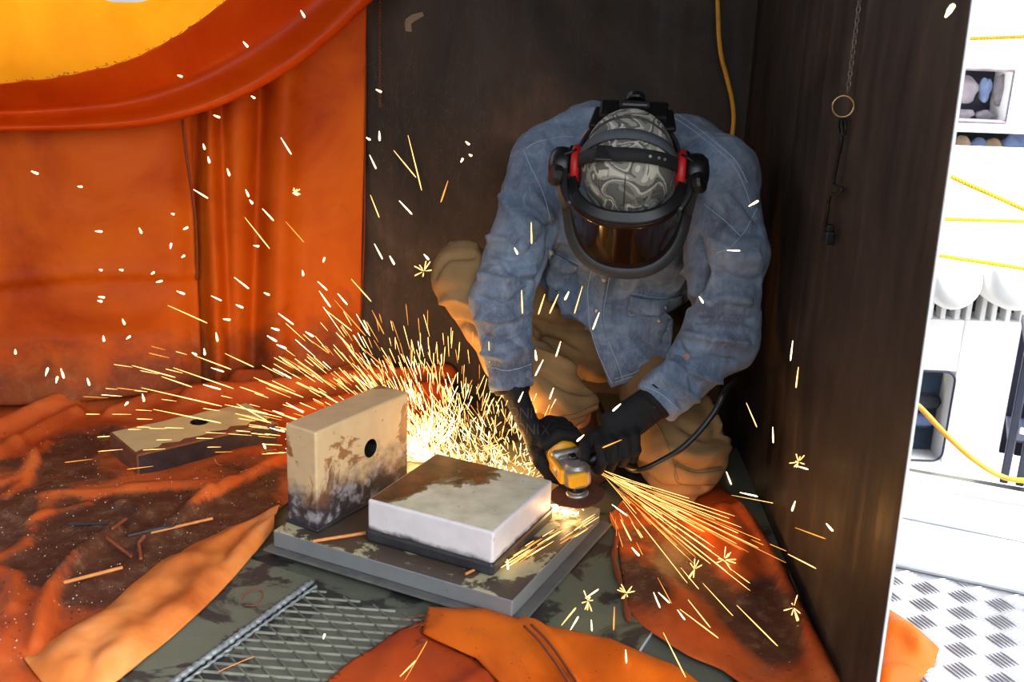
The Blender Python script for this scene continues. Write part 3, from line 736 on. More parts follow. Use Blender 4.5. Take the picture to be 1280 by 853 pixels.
# ------------------------------------------------------------------ loose rods and wires on the floor
def on_blanket(x, y, r):
    z_ = .01
    for _ in range(4):
        p = gz(x, y, z_); h = bl_tree.ray_cast(Vector((p.x, p.y, 1)), Vector((0, 0, -1)))[0]
        if h is not None: z_ = h.z + .0025 + r
    return gz(x, y, z_)
def rod(name, pts, r, mat, label, z=None, group=None):
    P = [on_blanket(x, y, r) if z is None else gz(x, y, z) for x, y in pts]
    if z is None:
        for i in range(len(P) - 1):                                   # lift a straight rod clear of the folds under it
            up_ = 0
            for k_ in range(1, 8):
                c_ = P[i] + (P[i + 1] - P[i]) * (k_ / 8); h_ = bl_tree.ray_cast(Vector((c_.x, c_.y, 1)), Vector((0, 0, -1)))[0]
                if h_ is not None: up_ = max(up_, h_.z + .0025 + r - c_.z)
            P[i].z += up_; P[i + 1].z += up_
    o = tube(name, P, r, mat, None, 8, None, False)
    tag(o, label, 'rod', group); return o
rod('welding_rod', [(85, 656), (146, 655)], .0028, M['rod_dark'], 'burnt black rod stub lying near the bent fold at left')
rod('welding_rod', [(72, 733), (153, 712)], .0034, M['rod'], 'straight tan rod nearest the front on the sooty blanket')
rod('welding_rod', [(131, 671), (164, 696)], .0030, M['rod_rust'], 'short rusty rod lying slantwise below the black stub')
rod('welding_rod', [(160, 670), (205, 661), (245, 656)], .0030, M['rod_dark'], 'long dark rod half hidden behind the tan rod')
rod('welding_rod', [(189, 673), (266, 655)], .0030, M['rod'], 'tan rod resting against the long dark rod')
rod('welding_rod', [(176, 699), (173, 680), (181, 670)], .0032, M['rod_rust'], 'rusty rod bent into a hook beside the tan rods')
rod('welding_rod', [(141, 664), (158, 652)], .0028, M['rod_rust'], 'tiny rust brown stub touching the end of black rod')
rod('welding_rod', [(391, 677), (466, 665)], .0034, M['rod'], 'tan rod on base plate at the foot of upright plate', .0546)
rod('welding_rod', [(582, 718), (613, 703)], .0026, M['rod'], 'thin tan rod on base plate at front corner of white block', .0538)
def wire(pts, label, r=.0010, zs=.01, mat='rod'):
    P = smooth_path([gz(x, y, z_) for (x, y), z_ in zip(pts, zs if isinstance(zs, (list, tuple)) else [zs] * len(pts))], 30)
    o = tube('wire_offcut', P, r, M[mat], None, 6); tag(o, label, 'wire'); return o
wire([(268, 574), (272, 580), (285, 583), (310, 578), (326, 566), (345, 562)], 'thin curled wire in front of the flat bar', .0011, [.03, .022, .018, .018, .024, .034])
wire([(303, 752), (306, 744), (318, 738), (328, 740), (328, 749), (318, 757), (306, 757)], 'small loop of wire on the grey strip left of the weld', .0009, .0108, 'rod_rust')
wire([(273, 840), (300, 828), (318, 821)], 'straight wire sliver lying on the ridged deck', .0009, .006)
wire([(500, 775), (515, 772), (530, 770)], 'frayed copper wire beside corner of the orange flap', .0009, .006, 'rod_rust')
#@@PERSON
# ------------------------------------------------------------------ the worker: signed distance modelling
def nrm(a): a = np.array(a, float); return a / np.linalg.norm(a)
def A(v): return np.array(v, dtype=np.float64)
def smin(a, b, k):
    h = np.clip(.5 + .5 * (b - a) / k, 0, 1); return b * (1 - h) + a * h - k * h * (1 - h)
def sd_cone(P, a, b, r0, r1):
    a, b = A(a), A(b); d = b - a; t = np.clip(((P - a) @ d) / (d @ d), 0, 1)
    q = P - (a + t[..., None] * d); return np.sqrt((q * q).sum(-1)) - (r0 + (r1 - r0) * t)
def sd_ell(P, a, b, side, ra, rb, cap=.03):
    """elliptic capsule: ra/rb = (half width along side, half depth)"""
    a, b = A(a), A(b); d = b - a; L = np.linalg.norm(d); w = d / L
    u = A(side); u = nrm(u - w * (u @ w)); v = np.cross(w, u)
    s = (P - a) @ w; t = np.clip(s / L, 0, 1); q = P - (a + t[..., None] * d)
    ru = ra[0] + (rb[0] - ra[0]) * t; rv = ra[1] + (rb[1] - ra[1]) * t
    e = np.sqrt(((q @ u) / ru) ** 2 + ((q @ v) / rv) ** 2 + ((q @ w) / cap) ** 2)
    return (e - 1) * np.minimum(ru, rv)
def sd_ellipsoid(P, c, axes, r):
    q = P - A(c); e = np.sqrt(sum(((q @ A(ax)) / rr) ** 2 for ax, rr in zip(axes, r))); return (e - 1) * min(r)
def sd_plane(P, p, n): return (P - A(p)) @ nrm(n)          # keep the negative side
def surface_nets(fn, lo, hi, h):
    lo, hi = A(lo), A(hi); n = np.ceil((hi - lo) / h).astype(int) + 1
    ax = [lo[i] + h * np.arange(n[i]) for i in range(3)]
    G = np.stack(np.meshgrid(*ax, indexing='ij'), -1).astype(np.float32); D = fn(G).astype(np.float32)
    c = [D[i:n[0] - 1 + i, j:n[1] - 1 + j, k:n[2] - 1 + k] for i in (0, 1) for j in (0, 1) for k in (0, 1)]
    neg = sum((x < 0).astype(np.int8) for x in c); mask = (neg > 0) & (neg < 8)
    ijk = np.argwhere(mask); cv = np.stack([x[mask] for x in c], 1)
    off = np.array([(i, j, k) for i in (0, 1) for j in (0, 1) for k in (0, 1)], float)
    acc = np.zeros((len(ijk), 3)); cnt = np.zeros(len(ijk))
    for p in range(8):
        for q in range(p + 1, 8):
            if np.abs(off[p] - off[q]).sum() != 1: continue
            a, b = cv[:, p], cv[:, q]; m_ = (a < 0) != (b < 0); t = np.where(m_, a / np.where(a - b == 0, 1, a - b), 0)
            acc += np.where(m_[:, None], off[p] + t[:, None] * (off[q] - off[p]), 0); cnt += m_
    verts = lo + (ijk + acc / cnt[:, None]) * h
    idx = np.full(mask.shape, -1, int); idx[mask] = np.arange(len(ijk)); quads = []
    for a in range(3):
        b_, c_ = (a + 1) % 3, (a + 2) % 3
        sl0 = [slice(None)] * 3; sl1 = [slice(None)] * 3; sl0[a] = slice(0, -1); sl1[a] = slice(1, None)
        s0 = D[tuple(sl0)] < 0; s1 = D[tuple(sl1)] < 0
        e = np.argwhere(s0 != s1); ok = (e[:, b_] > 0) & (e[:, c_] > 0) & (e[:, b_] < n[b_] - 1) & (e[:, c_] < n[c_] - 1); e = e[ok]
        fl = s0[tuple(e.T)]
        eb, ec = np.eye(3, dtype=int)[b_], np.eye(3, dtype=int)[c_]
        q = np.stack([idx[tuple((e - eb - ec).T)], idx[tuple((e - ec).T)], idx[tuple(e.T)], idx[tuple((e - eb).T)]], 1)
        q[~fl] = q[~fl][:, ::-1]; quads.append(q)
    Q = np.concatenate(quads); Q = Q[(Q >= 0).all(1)]
    return verts, Q
def relax(V_, Q, it=2, lam=.5):
    E_ = np.concatenate([Q[:, [0, 1]], Q[:, [1, 2]], Q[:, [2, 3]], Q[:, [3, 0]]]); n = len(V_)
    for _ in range(it):
        s = np.zeros_like(V_); cnt = np.zeros(n)
        for a, b in ((0, 1), (1, 0)):
            np.add.at(s, E_[:, a], V_[E_[:, b]]); np.add.at(cnt, E_[:, a], 1)
        V_ = V_ + lam * (s / np.maximum(cnt, 1)[:, None] - V_)
    return V_
def normals(V_, Q):
    fn_ = np.cross(V_[Q[:, 2]] - V_[Q[:, 0]], V_[Q[:, 3]] - V_[Q[:, 1]]); N = np.zeros_like(V_)
    for k in range(4): np.add.at(N, Q[:, k], fn_)
    return N / np.maximum(np.linalg.norm(N, axis=1), 1e-9)[:, None]
def quick_mesh(name, V_, Q, mat, parent=None):
    me = bpy.data.meshes.new(name); me.vertices.add(len(V_)); me.vertices.foreach_set('co', V_.astype(np.float32).ravel())
    me.loops.add(len(Q) * 4); me.loops.foreach_set('vertex_index', Q.astype(np.int32).ravel())
    me.polygons.add(len(Q)); me.polygons.foreach_set('loop_start', np.arange(0, len(Q) * 4, 4, dtype=np.int32))
    me.polygons.foreach_set('use_smooth', np.ones(len(Q), bool)); me.update(calc_edges=True); me.validate()
    if mat: me.materials.append(mat)
    o = bpy.data.objects.new(name, me); COL.objects.link(o)
    if parent is not None: o.parent = parent
    return o
def tree(V_, Q): return BVHTree.FromPolygons([tuple(v) for v in V_], [tuple(int(i) for i in q) for q in Q])
def proj(bv, x, y, fall=2.2):
    d = Vector(ray(x, y)).normalized(); h = bv.ray_cast(V(CAM), d)
    return (h[0], h[1]) if h[0] is not None else (None, None)
def proj_line(bv, px, n=24, off=.0):
    o = []
    for p in smooth_path([(x, y, 0) for x, y in px], n):
        h, nn = proj(bv, p.x, p.y)
        if h is not None: o.append(h + nn * off)
    return o
def crease(V_, Q, lines, bv=None):
    """lines: (photo polyline, height (+ ridge, - valley), width m)"""
    bv = bv or tree(V_, Q); N = normals(V_, Q); disp = np.zeros(len(V_))
    for px, h, w in lines:
        L = proj_line(bv, px, 16)
        if len(L) < 2: continue
        L = np.array([tuple(p) for p in L]); m_ = ((V_ > L.min(0) - 4 * w) & (V_ < L.max(0) + 4 * w)).all(1)
        ii = np.where(m_)[0]
        if len(ii) == 0: continue
        d = poly_dist(V_[ii], L); taper = 1.0
        disp[ii] += 2.4 * h * np.exp(-(d / (w * .8)) ** 2)
    return V_ + N * disp[:, None]
def fbm(V_, N, amp, sc, seed=0):
    d = np.array([noise.noise(Vector((p[0] * sc[0] + seed, p[1] * sc[1], p[2] * sc[2]))) for p in V_]); return V_ + N * (amp * d)[:, None]

# joints (photo position, distance from the camera plane)
J = dict(hem=gy(764, 378, 2.43), waist=gy(768, 345, 2.41), chest=gy(784, 275, 2.34), yoke=gy(797, 205, 2.33), top=gy(792, 172, 2.35),
         shR=gy(684, 204, 2.32), elR=gy(626, 375, 2.20), wrR=gy(640, 487, 2.13),
         shL=gy(897, 222, 2.20), mL=gy(908, 320, 2.13), elL=gy(902, 420, 2.09), wrL=gy(818, 504, 2.02),
         pel=gy(755, 420, 2.52), hipR=gy(706, 412, 2.5), knR=gy(580, 346, 2.27), anR=gy(722, 520, 2.27),
         hipL=gy(805, 418, 2.5), knL=gy(852, 566, 2.13), neck=gy(795, 180, 2.27))
X_ = (1, 0, 0)
cutR = nrm(A(J['wrR']) - A(J['elR'])); cutL = nrm(A(gy(812, 512, 2.02)) - A(J['elL']))
flap_px = [(690, 372), (714, 396), (736, 409), (748, 445), (763, 481), (790, 473), (818, 463), (836, 440), (845, 400), (800, 360)]
flap3 = [A(gy(x, y, 2.295)) for x, y in flap_px]
def sd_poly2(px, pz, poly):
    d = np.full(px.shape, 1e9); ins = np.zeros(px.shape, bool); n = len(poly)
    for i in range(n):
        ax, az = poly[i]; bx, bz = poly[(i + 1) % n]; ex, ez = bx - ax, bz - az
        t = np.clip(((px - ax) * ex + (pz - az) * ez) / (ex * ex + ez * ez), 0, 1)
        d = np.minimum(d, np.hypot(px - ax - t * ex, pz - az - t * ez))
        c = ((az > pz) != (bz > pz)) & (px < ex * (pz - az) / (ez if abs(ez) > 1e-9 else 1e-9) + ax); ins ^= c
    return np.where(ins, -d, d)
Hc = A(gy(785, 208, 1.97))
vc = nrm(CAM - Hc); upv = nrm(UPV - vc * (UPV @ vc)); ct, st_ = math.cos(math.radians(27)), math.sin(math.radians(27))
hu = ct * vc + st_ * upv; hf = st_ * vc - ct * upv; hs = nrm(np.cross(hf, hu)); 
if hs[0] < 0: hs = -hs
tilt = math.radians(5); hs2 = nrm(hs * math.cos(tilt) + np.cross(hs, hu) * 0 - hf * 0 + (-upv) * math.sin(tilt)); hs = nrm(hs2 - hu * (hs2 @ hu)); hf = nrm(hf - hs * (hf @ hs) - hu * (hf @ hu))
def HP(s, f, u): return V(Hc + hs * s + hf * f + hu * u)
hc = Hc - hu * .03
def f_shirt(P):
    d = sd_ell(P, J['hem'], J['waist'], X_, (.155, .10), (.185, .125), .03)
    d = smin(d, sd_ell(P, J['waist'], J['chest'], X_, (.185, .125), (.205, .14), .05), .03)
    d = smin(d, sd_ell(P, J['chest'], J['yoke'], X_, (.205, .14), (.205, .125), .06), .03)
    d = smin(d, sd_cone(P, gy(755, 192, 2.37), gy(845, 203, 2.33), .105, .100), .05)
    d = smin(d, sd_cone(P, gy(735, 186, 2.38), gy(684, 204, 2.33), .10, .082), .04)
    d = smin(d, sd_cone(P, gy(860, 205, 2.30), J['shL'], .095, .086), .04)
    aR = smin(sd_cone(P, J['shR'], J['elR'], .080, .064), sd_cone(P, J['elR'], J['wrR'], .064, .0475), .03)
    aR = np.maximum(aR, sd_plane(P, J['wrR'], cutR))
    aL = smin(smin(sd_cone(P, J['shL'], J['mL'], .086, .080), sd_cone(P, J['mL'], J['elL'], .080, .072), .03), sd_cone(P, J['elL'], gy(812, 512, 2.02), .072, .049), .03)
    aL = np.maximum(aL, sd_plane(P, J['wrL'], cutL))
    d = smin(d, aR, .016); d = smin(d, aL, .016)
    fl = np.maximum(sd_poly2(P[..., 0], P[..., 2], [(p[0], p[2]) for p in flap3]), np.abs(P[..., 1] - (2.29 + .10 * (P[..., 2] - .35))) - .008)
    d = smin(d, fl, .02)
    nb_ = A(J['top']) * .35 + A(HP(0, -.03, -.085)) * .65
    return smin(d, sd_cone(P, J['yoke'], nb_, .085, .066), .025)
sv, sq = surface_nets(f_shirt, (-.22, 1.90, .12), (.58, 2.56, .96), .0056)
sv = relax(sv, sq, 2)
bv0 = tree(sv, sq)
cr_lines = [
    # right sleeve (photo left): slack rings and pulls
    ([(603, 345), (630, 352), (664, 338)], .007, .010), ([(600, 372), (630, 378), (660, 362)], -.006, .009), ([(598, 398), (628, 400), (662, 388)], .006, .010),
    ([(604, 420), (630, 424), (662, 412)], -.005, .008), ([(606, 442), (634, 446), (664, 434)], .005, .009), ([(618, 318), (650, 322), (676, 300)], -.006, .010),
    ([(612, 298), (640, 300), (672, 282)], .005, .010), ([(640, 250), (662, 262), (684, 280)], -.005, .012), ([(652, 215), (668, 245), (688, 272)], .005, .012),
    ([(630, 330), (645, 345), (664, 352)], -.005, .008), ([(622, 240), (640, 265), (660, 290)], .004, .014),
    # cuff band
    ([(608, 460), (636, 464), (664, 456)], -.004, .006), ([(610, 480), (638, 484), (668, 476)], .003, .010),
    # armpit creases right
    ([(690, 285), (684, 320), (672, 345)], -.012, .012), ([(700, 300), (694, 340), (690, 370)], .006, .012),
    # front panels
    ([(700, 315), (715, 345), (722, 385)], -.005, .014), ([(760, 335), (752, 380), (745, 405)], .004, .012), ([(690, 335), (700, 365), (708, 392)], .006, .012),
    ([(775, 345), (770, 390), (778, 440)], -.004, .012), ([(790, 420), (810, 440), (825, 450)], -.004, .012), ([(770, 430), (785, 455), (800, 468)], .004, .012),
    ([(880, 340), (862, 375), (845, 400), (832, 425)], -.014, .012), ([(866, 330), (850, 350), (840, 365)], .006, .012), ([(870, 300), (880, 330), (876, 360)], -.008, .012),
    # left sleeve
    ([(884, 380), (905, 372), (935, 378)], .006, .012), ([(872, 400), (900, 398), (938, 402)], -.006, .010), ([(858, 420), (890, 424), (930, 428)], .007, .012),
    ([(846, 438), (880, 446), (915, 452)], -.006, .009), ([(838, 455), (870, 468), (900, 476)], .006, .010), ([(848, 430), (862, 462), (868, 485)], -.006, .008),
    ([(826, 470), (848, 484), (872, 500)], .004, .008), ([(890, 300), (915, 320), (945, 322)], .005, .016), ([(905, 270), (925, 290), (950, 290)], -.005, .014),
    ([(900, 340), (920, 350), (948, 352)], -.005, .012), ([(814, 478), (838, 492), (856, 512)], -.004, .006),
    # shoulder / back swells
    ([(870, 160), (905, 190), (930, 230)], .004, .016), ([(700, 150), (730, 140), (760, 140)], .004, .02), ([(690, 170), (705, 195), (712, 220)], -.004, .014), ([(905, 225), (930, 250), (945, 275)], -.004, .014)]
sv = crease(sv, sq, cr_lines, bv0)
N_ = normals(sv, sq); sv = fbm(sv, N_, .0055, (17, 17, 13), 3.1); N_ = normals(sv, sq); sv = fbm(sv, N_, .0032, (34, 34, 40), 9.4)
# ---- body under the clothes: one continuous mesh with a head and face
def f_head(P):
    d = sd_ellipsoid(P, Hc - hu * .005 - hf * .008, (hs, hf, hu), (.074, .094, .092))
    d = smin(d, sd_ellipsoid(P, HP(0, .018, -.075), (hs, hf, hu), (.060, .072, .072)), .03)
    d = smin(d, sd_cone(P, HP(0, .082, -.122), HP(0, .05, -.13), .018, .024), .02)              # chin
    d = smin(d, sd_cone(P, HP(0, .088, -.035), HP(0, .112, -.068), .008, .012), .010)           # nose
    for s in (-1, 1):
        d = smin(d, sd_ellipsoid(P, HP(s * .03, .083, -.022), (hs, hf, hu), (.026, .010, .008)), .012)
        d = np.maximum(d, -sd_ellipsoid(P, HP(s * .030, .096, -.036), (hs, hf, hu), (.018, .014, .010)))
        d = np.minimum(d, sd_ellipsoid(P, HP(s * .030, .081, -.036), (hs, hf, hu), (.013, .0125, .0125)))
        d = smin(d, sd_ellipsoid(P, HP(s * .077, -.008, -.045), (hs, hf, hu), (.009, .018, .030)), .006)  # ears
        d = smin(d, sd_cone(P, HP(s * .003, .098, -.097), HP(s * .022, .090, -.096), .0055, .0035), .006)   # lips
    return d
def f_body(P):
    d = f_head(P)
    d = smin(d, sd_cone(P, HP(0, -.02, -.07), J['neck'], .055, .060), .03)
    d = smin(d, sd_ell(P, J['neck'], J['waist'], X_, (.12, .06), (.13, .08), .05), .05)
    d = smin(d, sd_ell(P, J['waist'], J['pel'], X_, (.12, .07), (.12, .08), .05), .04)
    for a, b, r0, r1 in (('yoke', 'shR', .05, .05), ('shR', 'elR', .050, .042), ('elR', 'wrR', .042, .028), ('yoke', 'shL', .05, .05), ('shL', 'mL', .050, .046), ('mL', 'elL', .046, .042), ('elL', 'wrL', .042, .028),
                         ('pel', 'hipR', .07, .066), ('hipR', 'knR', .062, .044), ('pel', 'hipL', .07, .066), ('hipL', 'knL', .066, .050)):
        d = smin(d, sd_cone(P, J[a], J[b], r0, r1), .02)
    d = smin(d, sd_cone(P, J['knL'], gy(868, 560, 2.50), .050, .036), .02)
    d = smin(d, smin(sd_cone(P, J['knR'], gy(640, 440, 2.30), .044, .042), sd_cone(P, gy(640, 440, 2.30), J['anR'], .042, .032), .02), .015)
    return d
bvx, bq = surface_nets(f_body, (-.22, 1.78, .0), (.58, 2.66, .92), .0085)
bvx = relax(bvx, bq, 1)
person = quick_mesh('person', bvx, bq, M['skin'])
tag(person, 'crouching worker in faded denim shirt and tan trousers using an angle grinder', 'person')
shirt = quick_mesh('shirt', sv, sq, M['denim'], person)
sbv = tree(sv, sq)
smat = [M['stitch'], shirt]
def stitch(px, off=.0012, r=.0011, n=40, v=None, f=None):
    L = proj_line(sbv, px, n, off)
    # split where the ray jumps to another surface
    run = [L[0]] if L else []
    for p in L[1:] + [None]:
        if p is not None and (p - run[-1]).length < .05: run.append(p); continue
        if len(run) > 2:
            o = mesh_obj('stitching', *tube_geo(run, r, 5), smat[0], person, True); o.parent = smat[1]
        run = [p]
v, f = [], []
for px in [[(655, 188), (664, 210), (678, 240), (690, 282)], [(658, 186), (672, 178), (700, 172), (716, 172)],                       # right armhole, yoke
           [(838, 145), (862, 160), (890, 182), (915, 205), (930, 232), (940, 262)], [(842, 141), (866, 156), (894, 178), (919, 201), (934, 229)],
           [(880, 255), (896, 268), (912, 282), (926, 296)], [(926, 296), (936, 280), (946, 260)], [(926, 296), (912, 310), (896, 316)],
           [(741, 332), (735, 360), (736, 392), (738, 410), (750, 447), (765, 480)], [(764, 335), (758, 365), (754, 395), (760, 425), (772, 455), (778, 474)],
           [(792, 368), (786, 392), (800, 392), (822, 390), (848, 376)], [(790, 366), (820, 372), (850, 372)],
           [(683, 312), (690, 326), (704, 338), (722, 334)], [(683, 309), (700, 318), (723, 330)],
           [(608, 458), (636, 463), (664, 455)], [(611, 491), (640, 491), (667, 483)], [(806, 483), (828, 494), (848, 512)],
           [(768, 478), (790, 471), (815, 461)], [(768, 474), (790, 467), (813, 457)]]:
    stitch(px, .0012, .0010, 40, v, f)
# collar, placket, pocket flaps: thin raised cloth following the shirt
def patch(name, px_poly, off, th, mat, parent, inner=7):
    """thin cloth piece lying on the shirt; px_poly is a quad strip: two edges of equal length"""
    a, b = px_poly; n = 14; k = 7; A1 = smooth_path([(x, y, 0) for x, y in a], n); B1 = smooth_path([(x, y, 0) for x, y in b], n); v, f = [], []
    last = None
    for i in range(n):
        for j in range(k):
            p = A1[i] + (B1[i] - A1[i]) * (j / (k - 1)); h, nn = proj(sbv, p.x, p.y)
            if h is None: h, nn = last
            last = (h, nn); v.append(h + nn * off)
    for i in range(n - 1):
        for j in range(k - 1): q = i * k + j; f.append((q, q + 1, q + k + 1, q + k))
    o = mesh_obj(name, v, f, mat, person, True); o.parent = parent
    sm = o.modifiers.new('t', 'SOLIDIFY'); sm.thickness = th; sm.offset = 1
    return o
patch('placket', ([(743, 333), (738, 360), (739, 392), (752, 442), (767, 478)], [(762, 335), (757, 362), (753, 394), (762, 430), (776, 473)]), .002, .005, M['denim'], shirt)
patch('pocket_flap', ([(788, 368), (805, 372), (825, 374), (850, 368)], [(784, 386), (800, 394), (824, 394), (852, 376)]), .003, .006, M['denim'], shirt)
patch('pocket_flap', ([(684, 309), (698, 318), (710, 325), (723, 332)], [(685, 322), (696, 334), (708, 341), (722, 336)]), .003, .006, M['denim'], shirt)
for (x, y) in ((757, 347), (747, 387), (828, 386), (823, 401), (687, 314)):
    h, nn = proj(sbv, x, y)
    if h is not None: lathe('snap_button', [(0, 0), (.0052, 0), (.0056, .002), (.004, .0036), (0, .004)], frame((1, 0, 0.2), None, nn, h + nn * .0085), plain('pearl_snap', srgb(190, 180, 170), .3, .4) if 'pearl_snap' not in bpy.data.materials else bpy.data.materials['pearl_snap'], shirt, 14, True)
# ---- trousers
cutA = nrm(A(J['anR']) - A(J['knR']))
floorz = .012
def f_trousers(P):
    d = sd_ellipsoid(P, J['pel'], ((1, 0, 0), (0, 1, 0), (0, 0, 1)), (.165, .125, .115))
    d = smin(d, sd_cone(P, J['hipR'], J['knR'], .098, .072), .03)
    sh = smin(sd_cone(P, J['knR'], gy(640, 440, 2.30), .073, .074), sd_cone(P, gy(640, 440, 2.30), J['anR'], .074, .066), .02)
    sh = np.maximum(sh, sd_plane(P, J['anR'], cutA)); d = smin(d, sh, .014)
    d = smin(d, sd_cone(P, J['hipL'], J['knL'], .105, .096), .02)
    d = smin(d, sd_cone(P, J['knL'], gy(866, 556, 2.48), .088, .06), .03)
    return np.maximum(d, floorz - P[..., 2])
tv_, tq = surface_nets(f_trousers, (-.26, 1.92, -.01), (.56, 2.70, .56), .0072)
tv_ = relax(tv_, tq, 2); tb0 = tree(tv_, tq)
tv_ = crease(tv_, tq, [([(545, 345), (560, 325), (592, 318)], -.005, .010), ([(548, 380), (566, 372), (592, 380)], .005, .012), ([(560, 410), (580, 405), (598, 415)], -.006, .010), ([(552, 310), (575, 305), (596, 308)], .004, .01),
    ([(668, 400), (700, 410), (738, 412)], -.006, .012), ([(672, 440), (700, 452), (726, 470)], .006, .012), ([(680, 470), (704, 484), (735, 490)], -.006, .010), ([(672, 420), (700, 430), (720, 440)], -.005, .010),
    ([(700, 500), (720, 515), (748, 508)], .004, .008), ([(690, 388), (720, 398), (738, 400)], .006, .012),
    ([(800, 590), (830, 610), (880, 612)], -.006, .010), ([(835, 560), (870, 570), (908, 560)], .005, .014), ([(850, 530), (880, 545), (912, 540)], -.006, .012), ([(880, 500), (895, 530), (912, 560)], .006, .012), ([(812, 610), (850, 622), (890, 618)], .006, .010), ([(840, 575), (870, 590), (905, 585)], -.006, .010)], tb0)
N_ = normals(tv_, tq); tv_ = fbm(tv_, N_, .006, (13, 13, 15), 5.5); N_ = normals(tv_, tq); tv_ = fbm(tv_, N_, .0028, (30, 30, 36), 1.5)
trousers = quick_mesh('trousers', tv_, tq, M['khaki'], person)
tbv = tree(tv_, tq); v, f = [], []
_s = sbv; sbv = tbv; smat = [M['khaki_seam'], trousers]
for px in [[(845, 580), (868, 588), (908, 584)], [(846, 584), (870, 592), (906, 588)], [(845, 580), (844, 598), (856, 606), (900, 606)], [(548, 312), (575, 302), (598, 300)], [(697, 528), (725, 522), (752, 508)], [(694, 522), (722, 516), (750, 503)], [(800, 500), (830, 545), (848, 600)]]:
    stitch(px, .0010, .0010, 40, v, f)
sbv = _s
# ---- boots
def boot(name, heel, toe, upv_):
    h, t = A(heel), A(toe); w = nrm(t - h); u = A(upv_)
    def fb(P):
        d = sd_cone(P, h, t, .045, .040); d = smin(d, sd_cone(P, h - w * .01, h + u, .046, .045), .03)
        return np.maximum(d, .010 - P[..., 2])
    lo = np.minimum(np.minimum(h, t), h + u) - .07; hi = np.maximum(np.maximum(h, t), h + u) + .07
    v, q = surface_nets(fb, lo, hi, .008); return quick_mesh(name, relax(v, q, 2), q, M['boot'], person)
aR = A(J['anR']); boot('boot', (aR[0] + .01, aR[1] + .05, .055), (aR[0] + .03, aR[1] - .12, .050), np.array([-.01, -.02, .075]))
kb_ = A(gy(868, 560, 2.50)); boot('boot', (kb_[0] - .02, 2.60, .075), (kb_[0] - .03, 2.615, .04), np.array([0, -.08, .0]))
# ---- cap
def f_cap(P):
    d = sd_ellipsoid(P, Hc - hu * .004 - hf * .004, (hs, hf, hu), (.088, .106, .104))
    return np.maximum(np.maximum(d, -sd_ellipsoid(P, Hc - hu * .004 - hf * .004, (hs, hf, hu), (.082, .100, .098))), -(((P - Hc) @ hu) + .050))
cvx, cq = surface_nets(f_cap, Hc - .14, Hc + .14, .0045)
cap = quick_mesh('cap', cvx, cq, M['camo'], person)
def arc(fn, a0, a1, n=40): return [fn(math.radians(a0 + (a1 - a0) * i / (n - 1))) for i in range(n)]
def cap_pt(a, b, k=1.0):
    """point on the cap: a = angle from left ear over the crown to the right ear, b = tilt of that plane towards the back"""
    cb_, sb_ = math.cos(b), math.sin(b); x, w = -math.cos(a), math.sin(a); f_ = -w * sb_; u_ = w * cb_
    r = 1 / math.sqrt((x / .088) ** 2 + (f_ / .106) ** 2 + (u_ / .104) ** 2) * k
    return V(Hc - hu * .004 - hf * .004 + hs * x * r + hf * f_ * r + hu * u_ * r)
def band(name, pts, w, th, mat, nrm_c, parent):
    """flat strap: width across the path, thickness away from nrm_c"""
    v, f = [], []; n = len(pts)
    for i, p in enumerate(pts):
        t = (pts[min(i + 1, n - 1)] - pts[max(i - 1, 0)]).normalized(); o_ = (p - V(nrm_c)); o_ = (o_ - t * o_.dot(t)).normalized(); s = t.cross(o_)
        v += [p + s * w - o_ * th, p + s * w + o_ * th, p - s * w + o_ * th, p - s * w - o_ * th]
    for i in range(n - 1):
        a = i * 4
        for k in range(4): f.append((a + k, a + (k + 1) % 4, a + 4 + (k + 1) % 4, a + 4 + k))
    f += [(0, 1, 2, 3), (4 * n - 1, 4 * n - 2, 4 * n - 3, 4 * n - 4)]
    o = mesh_obj(name, v, f, mat, person, True); o.parent = parent; return o
v, f = [], []
for b in (28, 31): tube_geo(arc(lambda a: cap_pt(a, math.radians(b), 1.006), 18, 162), .0014, 5, True, None, v, f)
tube_geo([V(Hc + hu * .1005 * 1.0 * math.cos(a) + hf * .1035 * math.sin(a) - hu * .004) for a in np.linspace(-1.2, 1.2, 30)], .0012, 5, True, None, v, f)
o = mesh_obj('seam', v, f, plain('cap_seam', srgb(60, 60, 56), .9), person, True); o.parent = cap
# ---- headgear with face shield and ear muffs
hg = band('headband', arc(lambda a: V(Hc + hs * (.098 * math.sin(a)) + hf * (.116 * math.cos(a)) - hu * .012), 70, 290, 60), .014, .0022, M['black_matte'], Hc, person)
band('crown_strap', arc(lambda a: cap_pt(a, math.radians(4), 1.05), 2, 178), .0105, .0014, M['grey_strap'], Hc, hg)
band('crown_strap', arc(lambda a: cap_pt(a, math.radians(-17), 1.06), 2, 178), .0125, .0016, M['black_matte'], Hc, hg)
bm = bmesh.new(); add_box(bm, frame(hs, None, hu, cap_pt(math.radians(68), math.radians(-16), 1.085)), (.030, .030, .006), .002)
bm_obj('buckle', bm, M['black'], person).parent = hg
bm = bmesh.new()
for a_ in (112, 122, 130): bmesh.ops.create_cone(bm, cap_ends=True, segments=10, radius1=.0028, radius2=.0028, depth=.004, matrix=frame(hs, None, cap_pt(math.radians(a_), math.radians(-17), 1) - V(Hc), cap_pt(math.radians(a_), math.radians(-17), 1.08)))
bm_obj('rivet', bm, M['alloy'], person).parent = hg
